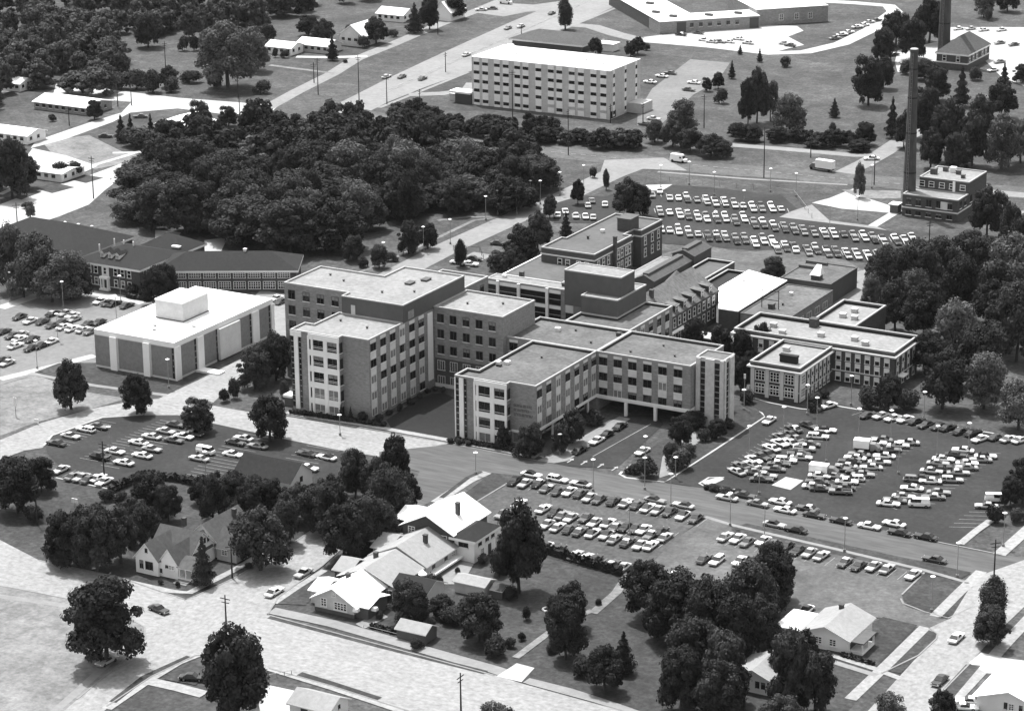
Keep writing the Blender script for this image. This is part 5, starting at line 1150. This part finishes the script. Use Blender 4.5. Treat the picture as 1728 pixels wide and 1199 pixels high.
def conif(seed, n):
    rd = random.Random(seed); mb = MB()
    for i in range(n):
        z = .8+9.2*(1-math.sqrt(rd.random())); z = min(z, 9.95); R_ = (10-z)*.44+.15; R_ *= .72+.28*math.sin(z*3.6+rd.uniform(-.5, .5)); t = rd.uniform(0, 6.28); q = R_*rd.random()**.3
        c = Vector((q*math.cos(t), q*math.sin(t), z)); d = Vector((math.cos(t), math.sin(t), rd.uniform(-.1, .9))).normalized(); nrm = (d+Vector((rd.gauss(0, .4), rd.gauss(0, .4), rd.gauss(0, .4)))).normalized()
        a = nrm.orthogonal().normalized(); b = nrm.cross(a); s = rd.uniform(.25, .5)
        mb.face([c-a*s*.5-b*s*.3, c+a*s*.5-b*s*.4, c+a*s*.3+b*s*.5, c-a*s*.4+b*s*.4], 'leafC')
    return mb.mesh('crown')
def shrubm(seed, m):
    rd = random.Random(seed); bl = [(0, 0, 4.2, 3.6, 4.0)]+[(rd.uniform(-2.6, 2.6), rd.uniform(-2.6, 2.6), rd.uniform(2.2, 6), rd.uniform(1.6, 2.6), rd.uniform(1.8, 3)) for _ in range(7)]
    return leafmesh('crown', bl, 2200, .62, m, seed)
PROT['D'] = [decid(s, 'leafD', 13000, 34, .31) for s in (1, 2, 3, 4, 5, 6)]
PROT['L'] = [decid(s, 'leafL', 9000, 32, .29) for s in (11, 12, 13)]
PROT['W'] = [decid(s, 'leafL', 14000, 34, .27) for s in (15, 16)]
PROT['C'] = [conif(s, 3600) for s in (21, 22, 23)]
PROT['S'] = [shrubm(s, 'leafD') for s in (31, 32, 33)]
PROT['T'] = [leafmesh('crown', [(0, 0, 4.5, 2.6, 3.5), (.4, .3, 7, 2.2, 2.4), (-.3, .2, 2.6, 2.4, 1.8), (.5, -.8, 5, 2.4, 3), (-.9, .2, 6, 2.0, 2.4), (.1, .1, 8.6, 1.2, 1.4)], 13000, .24, 'leafD', s) for s in (41, 42)]
TRK = {k: trunkmesh(9 if k in 'DLWT' else 8, .33 if k != 'S' else .2, ord(k)) for k in 'DLWTCS'}
rt = random.Random(77)
NM = dict(D='leafy_tree', L='leafy_tree', W='willow_tree', C='conifer_tree', S='shrub', T='tall_tree')
LK = dict(D=('dark round-crowned tree', 'dark leafy tree', 'broad dark tree'), L=('pale-leaved tree', 'lighter leafy tree', 'loose pale tree'), W=('large feathery pale tree',)*3, C=('dark pointed conifer', 'dark conifer', 'dark spired conifer'), S=('low rounded shrub', 'dark shrub', 'small bush'), T=('tall narrow dark tree', 'upright dark tree', 'tall dark tree'))
def tree(k, x, y, w_, h, lab, grp=None):
    cat = 'shrub' if k == 'S' else 'tree'
    t = thing(NM[k], lab, cat, (x, y, 0), rt.uniform(0, 6.28), grp)
    c = link('crown', rt.choice(PROT[k]), t); wn = 10.0 if k in 'DLW' else (9.0 if k == 'C' else 8.0)
    if k == 'T': wn = 7.0
    if k == 'S': wn = 9.5
    sx = w_/wn; c.scale = (sx*rt.uniform(.92, 1.08), sx*rt.uniform(.92, 1.08), h/(10.0 if k != 'S' else 8.6))
    tr = link('trunk', TRK[k], t); tr.scale = (max(.5, sx), max(.5, sx), h/10.0*(.9 if k != 'S' else .6))
TREES = [  # (where, group, trees as kind:base x, base y, top y, crown width in pixels)
("on the lawn before the white office block", "street trees by the office block", "D120,690,603,66 D231,699,628,58"),
("at the top of the lower left car park", "street trees by the lower left car park", "D336,729,672,60 D455,744,662,74"),
("on the lawn below the dense wood", "trees below the dense wood", "D690,428,372,46 D722,420,378,40 D640,452,412,38 D596,440,395,40 S612,450,432,22 S662,440,424,20"),
("between the office block and the tall brick block", None, "D430,655,585,62 D466,642,560,56 D448,630,575,50 S395,672,636,24 S378,678,655,22 S480,668,640,20"),
("left of the old brick hall", "trees left of the brick hall", "L66,500,392,92 L112,506,420,84 L20,490,372,72 L88,510,446,74 D136,502,440,46 L40,502,428,72"),
("before the right end of the old brick hall", None, "D262,515,450,54 D282,505,442,46 S225,497,478,30 S245,500,482,26"),
("at the far left edge", "trees at the far left edge", "D20,335,232,72 D-5,320,240,60 D48,318,262,44"),
("beside the pale far left drives", None, "S103,300,272,34 S124,297,270,28 D160,202,168,30 S88,205,192,16 S45,352,340,20 L52,368,342,20"),
("in the clump by the far ranch house", "clump of conifers and bushes by the ranch house", "C205,240,194,32 C221,236,192,24 C255,232,192,20 S238,247,212,56 S272,244,215,50 S300,228,208,26 C293,233,206,16 D340,226,168,46 D386,213,178,34"),
("in the meadow below the far left woods", None, "D250,80,20,50 S311,86,58,18 S327,86,58,18 W385,150,36,112 W425,120,45,70 S258,156,116,36 S230,150,116,44 S290,155,128,30 S445,158,134,30 S320,140,118,40 S362,148,124,30 S205,150,122,36 D285,148,112,40"),
("by the white-roofed far houses", "trees by the far houses", "C561,102,60,28 D452,70,40,30 S480,98,84,16 S465,97,80,10 D635,74,28,50 S612,80,58,24 C700,56,6,42 D725,50,-5,36 S665,62,48,16 S582,106,100,10 S590,60,40,20 D765,32,-8,44 D545,70,30,40 D520,60,25,40"),
("standing alone at the highway junction", None, "T954,50,-4,32"),
("beside the low house behind the slab building", None, "D1005,92,62,26 D1076,92,60,26 D1064,96,68,22 S1092,85,72,14"),
("on the field right of the slab building", "small trees on the field", "C1249,92,76,13 C1282,105,82,15 S1327,113,94,19 D1193,154,130,20 D1212,150,120,22 C1235,133,102,19 S1218,175,148,24 C1408,198,166,26 S1405,224,206,15 D1277,208,112,48 D1262,210,130,36 L1300,205,135,34 L1332,225,155,64 D1465,178,92,60 D1490,150,95,40 C1505,233,165,34 D1460,245,205,42 S1350,240,218,24 S1380,236,222,20"),
("at the lower right corner of the slab building", None, "L1150,230,165,60 D1165,255,215,50 D1200,264,226,56 D1135,248,200,46 L1105,240,200,40 D1220,266,236,36"),
("beyond the gabled brick house", "trees around the second chimney", "D1512,80,14,56 D1490,105,45,44 D1568,72,-6,62 D1540,100,30,50 L1660,30,-20,40 S1668,35,12,16 D1700,20,-25,40 D1560,135,100,46 S1530,125,100,30"),
("behind the power house", "trees behind the power house", "D1558,235,145,62 D1600,275,160,66 D1640,280,185,60 L1690,285,190,70 D1580,170,110,50 C1622,180,112,42 C1694,150,106,30 D1690,200,132,56 D1725,140,108,36 D1655,235,160,50 L1722,275,200,60 D1525,250,190,40 D1570,285,215,50 D1615,290,220,50 S1645,135,112,26"),
("on the bare soil left of the power house", None, "L1450,334,272,22"),
("beside the right end of the power house", None, "D1665,402,308,64 D1705,420,340,50 S1690,350,322,30"),
("in the dark grove right of the old brick hospital", "trees of the right-hand grove", "L1500,500,410,73 D1548,500,402,84 D1592,480,395,78 D1640,470,388,80 L1700,520,390,100 D1678,560,440,93 D1620,540,430,78 D1560,570,470,89 L1610,620,500,95 D1650,655,545,100 D1590,690,590,80 D1560,630,560,67 L1660,690,590,78 D1510,560,470,67 D1480,480,430,51 D1715,610,470,89 L1540,540,450,67 D1730,480,360,78 L1718,725,640,73 D1690,590,500,78 L1470,520,460,39"),
("before the front of the old brick hospital", "trees before the old brick hospital", "S1376,692,660,30 D1500,694,630,50 S1470,690,650,40 S1525,690,655,44 S1390,670,655,20"),
("between the drive-through wing and the old brick hospital", None, "D1172,600,535,46 D1215,612,548,46 D1252,620,555,44 D1285,612,542,42 D1250,660,600,40 D1270,640,590,34 S1262,680,655,26 D1305,476,432,46"),
("along the street behind the hospital", "trees along the rear street", "D880,455,380,66 D908,425,356,52 C955,402,358,30 D928,368,326,26 D975,345,302,28 T1023,320,285,14 D1060,368,300,62 D1080,365,310,44 D842,455,424,42 T777,450,404,26 D868,462,410,44 S1000,300,280,14"),
("by the end wall of the front hospital wing", "trees before the front hospital wing", "D895,772,714,46 D850,756,716,26 S842,758,735,18 D966,748,690,50 D945,764,715,34 D1003,716,690,36 S880,772,745,30"),
("around the winding path at the drive", "trees around the winding path", "D1148,752,700,46 D1172,722,692,40 D1210,740,706,34 S1225,722,704,28 S1090,806,768,40 S1070,800,782,26 S1150,792,756,40 S1135,780,745,30 S1186,745,722,24 S1160,770,748,30 S1200,715,698,26"),
("at the foot of the tall brick block", "bushes by the tall brick block", "C576,706,682,14 C592,708,686,13 S612,712,694,22 S640,712,698,18 S658,700,690,14 S675,692,680,14 S692,682,670,14 S708,672,662,12 S722,664,655,12 S735,660,652,12 S748,662,652,12 S760,748,738,14 S775,750,740,12 S790,752,742,14"),
("on the planted traffic island", "bushes on the traffic island", "S1192,825,816,14 S1205,828,816,26 S1225,832,820,24 S1245,832,824,20"),
("at the left edge above the white corner", "trees at the left edge", "D30,865,770,90 D70,830,770,56 D10,820,768,50 S60,880,850,30"),
("behind the white corner cottage", "trees behind the white cottage", "D112,955,862,84 D165,965,850,88 D205,950,850,70 D255,870,795,74 D225,895,835,64 D285,880,815,50 D245,920,850,60 S90,950,905,40 S205,850,828,24 S180,845,825,30 D140,940,855,60"),
("between the white cottage and the two-storey house", "trees between cottage and two-storey house", "D440,962,850,104 D395,860,795,60 D360,880,795,66 D340,850,800,46 D420,880,810,60 D500,880,815,60 D540,900,810,80 D580,945,845,92 D620,925,830,92 D660,890,785,80 D600,840,755,62 D640,860,770,70 D668,815,728,56 D690,860,795,46 D640,920,840,76 D565,880,800,60 D480,920,840,60 L595,815,755,50 D455,874,804,58 D412,852,802,52 D524,862,818,44 D430,840,800,40"),
("standing in front of the porch of the white corner cottage", None, "C344,988,905,54"),
("overhanging the junction at lower left", None, "D180,1120,972,140"),
("at the bottom edge by the left driveway", None, "D402,1216,1050,122"),
("at the right end of the house row", None, "D876,1000,844,94 S842,970,940,34"),
("in the gardens behind the bungalows", "garden trees behind the bungalows", "D690,1052,978,76 D808,1082,996,90 D745,1040,1000,46 S770,1050,1020,50 S838,1108,1070,40 S888,1046,1022,18 S730,990,968,24 S725,1060,1040,30 S790,985,970,20 S862,1010,985,26 S700,985,965,18"),
("on the lawn between gardens and street", "trees on the lower lawn", "D955,1112,1010,72 D962,1060,984,70 D945,1080,1000,60 D1020,1164,1088,78 C1052,1135,1066,60 S985,1140,1105,40"),
("in the gardens round the bungalows", "garden bushes round the bungalows", "S655,1000,985,14 S640,1045,1030,14 S742,985,970,16 S772,968,956,12 S815,950,933,20 S846,935,922,14 S702,1094,1076,24 S862,1092,1074,20 S880,1080,1066,16 S542,1012,992,18 S272,985,975,10 S300,990,980,10 S410,945,930,16 S420,960,948,14 S905,960,948,12 S1010,1020,1008,12 S930,1100,1084,22"),
("in the great dark clump at the bottom", "trees of the dark bottom clump", "D1092,1042,940,96 D1140,1080,965,110 D1195,1100,968,110 D1262,1060,940,100 D1300,1030,915,86 L1310,1010,920,74 D1170,1160,1040,110 D1222,1190,1060,96 D1150,1200,1090,90 D1215,1215,1110,100 D1330,1200,1060,84 D1375,1205,1095,76 D1318,1232,1170,80 D1240,1120,1000,90 D1355,1150,1060,60 D1280,1110,1000,80 D1110,1080,1000,60 D1320,1150,1075,60"),
("at the right-hand junction", None, "D1672,1090,1020,62 T1674,1050,972,58"),
("at the right edge beside the herringbone blocks", "trees at the right edge", "D1725,850,770,60 D1705,855,800,40 S1682,882,850,30 S1715,880,855,30"),
("cut by the bottom edge of the photo", "trees cut by the bottom edge", "D1590,1222,1160,48 L1500,1228,1166,60 L835,1235,1182,60 S860,1228,1190,30"),
]
for where, grp, txt in TREES:
    es = []
    for tok in txt.split():
        x, by, ty, w_ = map(int, tok[1:].split(',')); es.append((x, by, ty, w_, tok[0]))
    es.sort(); n = len(es); cnt = {}
    for e in es: cnt[e[4]] = cnt.get(e[4], 0)+1
    idx = {}
    for (x, by, ty, w_, k) in es:
        p = G(x, by); h = height_at(p, ty); i = idx.get(k, 0); idx[k] = i+1
        nn = NM[k].replace('_', ' ')
        noun = {'D': 'dark leafy tree', 'L': 'pale-leaved tree', 'W': 'large feathery tree', 'C': 'dark conifer', 'S': 'low bush', 'T': 'tall dark tree'}[k]
        lab = f"{noun} {where}" + (f", {ordn(i)} from left" if cnt[k] > 1 else '')
        tree(k, p.x, p.y, w_/ppm((p.x, p.y, h*.6))*1.06, h*1.03, lab, grp)
# the dense wood behind the hospital, and the far woods
def inside(x, y, poly):
    c = False
    for i in range(len(poly)):
        (x1, y1), (x2, y2) = poly[i-1], poly[i]
        if (y1 > y) != (y2 > y) and x < (x2-x1)*(y-y1)/(y2-y1)+x1: c = not c
    return c
WOOD = []
def wood(pix, sp, k, lab, grp, h0, h1, wd, mix=0.0, drop=0.0):
    poly = [tuple(G(*p)[:2]) for p in pix]; xs = [p[0] for p in poly]; ys = [p[1] for p in poly]; n = 0
    y = min(ys); row = 0
    while y < max(ys):
        x = min(xs)+(row % 2)*sp/2
        while x < max(xs):
            px, py = x+rt.uniform(-.42, .42)*sp, y+rt.uniform(-.42, .42)*sp
            if inside(px, py, poly) and rt.random() > drop and (drop <= .1 or math.sin(px*.13+1.3)*math.sin(py*.11+px*.03) > -.72):
                kk = 'L' if rt.random() < mix else k; h = rt.uniform(h0, h1); WOOD.append((px, py, wd*rt.uniform(.7, 1.3), h, kk, lab, grp)); n += 1
            x += sp
        y += sp*.87; row += 1
    return n
n1 = wood([(440, 236), (560, 238), (600, 236), (645, 250), (700, 262), (760, 268), (905, 292), (912, 318), (900, 352), (860, 362), (770, 362), (725, 376), (650, 380), (605, 402), (565, 428), (480, 430), (400, 408), (260, 402), (190, 378), (225, 330), (240, 300), (330, 270), (400, 250)], 9.4, 'D', 'broad dark tree in the dense wood behind the hospital, crown touching its neighbours', 'trees of the dense wood', 8.5, 19, 16.5, .13, .1)
n2 = wood([(-30, 190), (-30, 75), (60, 60), (190, 50), (230, 62), (250, 40), (430, 40), (450, 55), (380, 70), (215, 62), (170, 72), (205, 110), (210, 150), (150, 172), (90, 165), (30, 160)], 9.5, 'L', 'pale leafy tree in the woods along the top left of the photo', 'trees of the top left woods', 9, 17, 13.5, 1, .3)
n3 = wood([(-40, 60), (240, 45), (620, 36), (630, 5), (560, -40), (-60, -40)], 13.5, 'D', 'distant dark tree in the wooded strip along the top edge', 'trees of the far wooded strip', 10, 18, 15, .7, .42)
n4 = wood([(640, 200), (700, 196), (780, 212), (905, 225), (1060, 245), (1110, 250), (1110, 258), (905, 244), (790, 238), (700, 216)], 6.0, 'D', 'bushy dark tree in the hedgerow below the slab building', 'hedgerow below the slab building', 4.5, 8, 8.5, .1)
n5 = wood([(1235, 236), (1340, 246), (1470, 258), (1480, 252), (1330, 234), (1240, 222)], 6.2, 'D', 'bushy dark tree in the hedgerow along the far road', 'hedgerow along the far road', 3.5, 6.5, 8, .15)
import numpy as np
WOOD.sort(key=lambda q: (Vector((q[0], q[1], 8))-CAM).length)
near = [q for q in WOOD if 'dense' in q[6]][:105]; ns = set(map(id, near))
for q in near: tree(q[4], q[0], q[1], q[2], q[3], q[5], q[6])
LOW = {'D': [decid(s, 'leafD', 4000, 20, .5) for s in (51, 52, 53, 54)], 'L': [decid(s, 'leafL', 3800, 20, .5) for s in (55, 56, 57)]}
def arrs(me):
    v = np.empty(len(me.vertices)*3, np.float32); me.vertices.foreach_get('co', v); return v.reshape(-1, 3)
LA = {k: [arrs(m_) for m_ in v] for k, v in LOW.items()}
vs, mi = [], []
for q in WOOD:
    if id(q) in ns: continue
    a = rt.choice(LA[q[4]]); t = rt.uniform(0, 6.28); c, s_ = math.cos(t), math.sin(t); sx, sz = q[2]/10, q[3]/10
    v = np.stack([(a[:, 0]*c-a[:, 1]*s_)*sx+q[0], (a[:, 0]*s_+a[:, 1]*c)*sx+q[1], a[:, 2]*sz], 1); vs.append(v); mi.append(np.full(len(a)//4, 0 if q[4] == 'D' else 1, np.int32))
vs = np.concatenate(vs); mi = np.concatenate(mi); nf = len(vs)//4
me = bpy.data.meshes.new('distant_woods'); me.vertices.add(len(vs)); me.vertices.foreach_set('co', vs.ravel().astype(np.float32))
me.loops.add(nf*4); me.loops.foreach_set('vertex_index', np.arange(nf*4, dtype=np.int32)); me.polygons.add(nf)
me.polygons.foreach_set('loop_start', np.arange(0, nf*4, 4, dtype=np.int32)); me.polygons.foreach_set('loop_total', np.full(nf, 4, np.int32))
me.materials.append(M['leafD']); me.materials.append(M['leafL']); me.polygons.foreach_set('material_index', mi); me.update(calc_edges=True)
dw = link('distant_woods', me); tag(dw, 'dense woods and hedgerows of far trees merging into one dark leafy mass', 'woods'); dw['kind'] = 'stuff'
print('woods', n1, n2, n3, n4, n5, 'cars', len(allc), nfar)
# ------------------------------------------------------------------ hedges and fences
def hedge(lab, pix, wd, h, seed):
    pts = [G(*p) for p in pix]; rd = random.Random(seed); mb = MB()
    for i in range(len(pts)-1):
        a, b = pts[i], pts[i+1]; L = (b-a).length; d = (b-a)/L; e = Vector((-d.y, d.x, 0))
        mb.prism([tuple((a+e*wd*.35)[:2]), tuple((a-e*wd*.35)[:2]), tuple((b-e*wd*.35)[:2]), tuple((b+e*wd*.35)[:2])], 0, h*.85, 'hedge')
        for _ in range(int(L*26)):
            c = a+d*rd.uniform(0, L)+e*rd.uniform(-.5, .5)*wd+Vector((0, 0, rd.uniform(.1, h))); n_ = Vector((rd.gauss(0, 1), rd.gauss(0, 1), rd.gauss(.4, 1))).normalized(); u = n_.orthogonal().normalized(); v = n_.cross(u); s = rd.uniform(.2, .4)
            mb.face([c-u*s-v*s, c+u*s-v*s, c+u*s+v*s, c-u*s+v*s], 'hedge')
    o = mb.build('hedge'); return tag(o, lab, 'hedge')
hedge('clipped black hedge closing the near car park along its bottom side', [(905, 929), (980, 952), (1049, 971)], 1.0, 2.0, 1)
hedge('dark hedge along the bottom of the lower left car park', [(185, 832), (245, 806), (300, 812), (352, 824)], 1.6, 1.8, 2)
hedge('long low hedge at the foot of the tall brick block', [(490, 697), (560, 707), (650, 720)], 1.4, 1.0, 3)
hedge('low hedge before the front hospital wing', [(768, 745), (840, 757), (905, 768)], 1.4, 1.0, 4)
hedge('clipped hedge before the old brick hall', [(215, 502), (255, 509)], 1.6, 1.4, 5)
hedge('low hedge along the bungalow side path', [(625, 1058), (670, 1070)], .8, .8, 6)
hedge('hedge on the left side of the right-hand bungalow path', [(1420, 1106), (1475, 1122)], 1.0, .6, 7)
def fence(lab, pix, h, sp, m='pole_metal', rail=True):
    pts = [G(*p) for p in pix]; t = thing('fence', lab, 'fence', tuple(pts[0])); pm_ = MB(); rm = MB()
    for i in range(len(pts)-1):
        a, b = pts[i], pts[i+1]; n_ = max(1, int((b-a).length/sp))
        for j in range(n_+(i == len(pts)-2)): c = a.lerp(b, j/n_); MB().cyl((c.x, c.y, 0), (c.x, c.y, h), .07, .07, m, 6).build('post', t)
        rm.cyl((a.x, a.y, h-.05), (b.x, b.y, h-.05), .05, .05, m, 5)
    rm.build('rail', t)
fence('long pale post and rail fence along the back of the upper car park', [(1090, 305), (1130, 306), (1300, 323), (1340, 330), (1370, 368)], 1.7, 5)
fence('low rail fence at the service entrance behind the hospital', [(765, 422), (810, 425), (816, 438)], 1.5, 3, 'wood_pole')
fence('low pale rail fence by the sidewalk of the bottom left lawn', [(455, 1145), (480, 1140), (492, 1138)], 1.0, 1.2)
fence('wall rail between pavement and garden shed', [(614, 1060), (676, 1076)], .8, 3)
# ------------------------------------------------------------------ lamps and poles
def lamp_parts(h):
    post = MB().cyl((0, 0, 0), (0, 0, .7), .3, .3, 'concrete', 10).cyl((0, 0, .7), (0, 0, h), .1, .06, 'pole_metal', 7)
    head = MB().cyl((0, 0, h), (0, 0, h+.14), .16, .55, 'lamp', 12).cyl((0, 0, h+.14), (0, 0, h+.32), .55, .22, 'lamp', 12)
    return post.mesh('post'), head.mesh('lamp_head')
LP = lamp_parts(7.6); LS = lamp_parts(5.2)
LAMPS = [("in the near car park", "1001,829 930,874 1062,903 1132,854 1088,826"), ("along the gravel car park", "1290,906 1425,931 1615,974 1572,1032 1232,887"),
 ("among the herringbone blocks", "1378,722 1322,738 1264,771 1503,744 1449,741 1634,766 1581,771 1516,800 1281,834 1394,780"), ("along the right car park's back kerb", "1559,712 1436,684 1693,922 1362,700"),
 ("in the lower left car park", "348,815 285,655 186,772"), ("in the pale left car park", "18,504 107,520 131,500 98,576 197,545 204,510 63,622"),
 ("along the street behind the hospital", "648,452 715,425 820,372 872,362 912,345 895,345 985,318 945,330"), ("along the upper car park fence", "1115,318 1163,312 1205,330 1300,324 1343,332 1255,362 1207,398 1400,388 1447,372"),
 ("before the hospital front", "574,735 803,800 945,768 1255,692 1089,772 1140,808 1210,716"), ("beside the far rear road", "760,412 840,362 1471,318")]
for where, txt in LAMPS:
    es = sorted(tuple(map(int, q.split(','))) for q in txt.split())
    for i, (x, y) in enumerate(es):
        p = G(x, y); t = thing('lamp_post', f"pale round-headed lamp post {where}, {ordn(i)} from left", 'lamp post', (p.x, p.y, 0), 0, 'lamp posts '+where)
        for nm, me in zip(('post', 'lamp_head'), LP if where != 'before the hospital front' else LS): link(nm, me, t)
POLES = {}
def pole_mesh(h):
    h = round(h)
    if h not in POLES:
        POLES[h] = (MB().cyl((0, 0, 0), (0, 0, h), .2, .12, 'wood_pole', 7).mesh('post'), MB().box(-1.2, 1.2, -.07, .07, h-.9, h-.75, 'wood_pole').box(-.9, .9, -.07, .07, h-1.7, h-1.57, 'wood_pole').mesh('crossarm'))
    return POLES[h]
UT = [("by the highway", "606,170,95 653,176,128 709,206,150 752,122,86 537,160,100 530,140,105 739,58,22 865,202,118 812,150,98 880,70,58"), ("along the far road", "959,262,185 1289,300,215 1188,216,160 1368,266,222 1475,312,262 1085,206,180 1030,208,178"),
 ("by the pale roads at far left", "158,335,265 280,126,72 405,205,158 117,212,184 199,180,150 222,178,140 30,390,340 402,165,130"), ("near the foreground houses", "382,1058,1024 392,976,918 63,886,815 176,806,742 778,1210,1136 440,962,920"), ("at the right-hand side", "1676,1002,912 1432,560,540 1630,520,470 1568,410,370 1640,530,490")]
for where, txt in UT:
    es = sorted(tuple(map(int, q.split(','))) for q in txt.split())
    for i, (x, y, ty) in enumerate(es):
        p = G(x, y); h = max(7, height_at(p, ty)); t = thing('utility_pole', f"dark wooden utility pole {where}, {ordn(i)} from left", 'utility pole', (p.x, p.y, 0), R(rt.choice((0, 90, 45))), 'utility poles '+where)
        for nm, me in zip(('post', 'crossarm'), pole_mesh(h)): link(nm, me, t)
def signpost(lab, px, py, h, w_, hh):
    p = G(px, py); t = thing('sign_post', lab, 'sign', (p.x, p.y, 0)); link('post', MB().cyl((0, 0, 0), (0, 0, h), .09, .09, 'pole_metal', 6).mesh('post'), t); link('sign_board', MB().box(-w_/2, w_/2, -.08, .08, h-hh, h, 'lamp').mesh('sign_board'), t)
signpost('tall pale sign post on the dry lawn at the left', 27, 703, 5, .9, 2.4)
signpost('white lantern-topped flag post by the stair tower', 1256, 686, 8.5, .5, 1.2)
signpost('small white sign on the dry lawn at the left', 62, 716, 1.4, 1.2, 1.0)
signpost('white notice board among the left trees', 127, 862, 3.0, 1.6, 1.0)
# garden trifles
p = G(925, 1028); fl = MB().ring([(p.x+1.1*math.cos(t*.524), p.y+1.1*math.sin(t*.524)) for t in range(12)], .2, .2, 0, .2, 'stone').build('flower_ring'); tag(fl, 'pale stone ring round a flower bed on the lower lawn', 'flower bed')
for px, py in ((700, 1043), (712, 1028)): pass

# ------------------------------------------------------------------ haze
hz = MB().box(-1500, 1500, -700, 3500, -1, 232, 'grass').build('haze'); hm = bpy.data.materials.new('haze'); hm.use_nodes = True; t_ = hm.node_tree; t_.nodes.clear()
pv = t_.nodes.new('ShaderNodeVolumePrincipled'); pv.inputs['Color'].default_value = (.9, .9, .9, 1); pv.inputs['Density'].default_value = .000011; pv.inputs['Anisotropy'].default_value = .2
om = t_.nodes.new('ShaderNodeOutputMaterial'); t_.links.new(pv.outputs[0], om.inputs['Volume']); hz.data.materials.clear(); hz.data.materials.append(hm); hz['kind'] = 'stuff'; tag(hz, 'thin summer haze lying over the whole scene', 'haze')
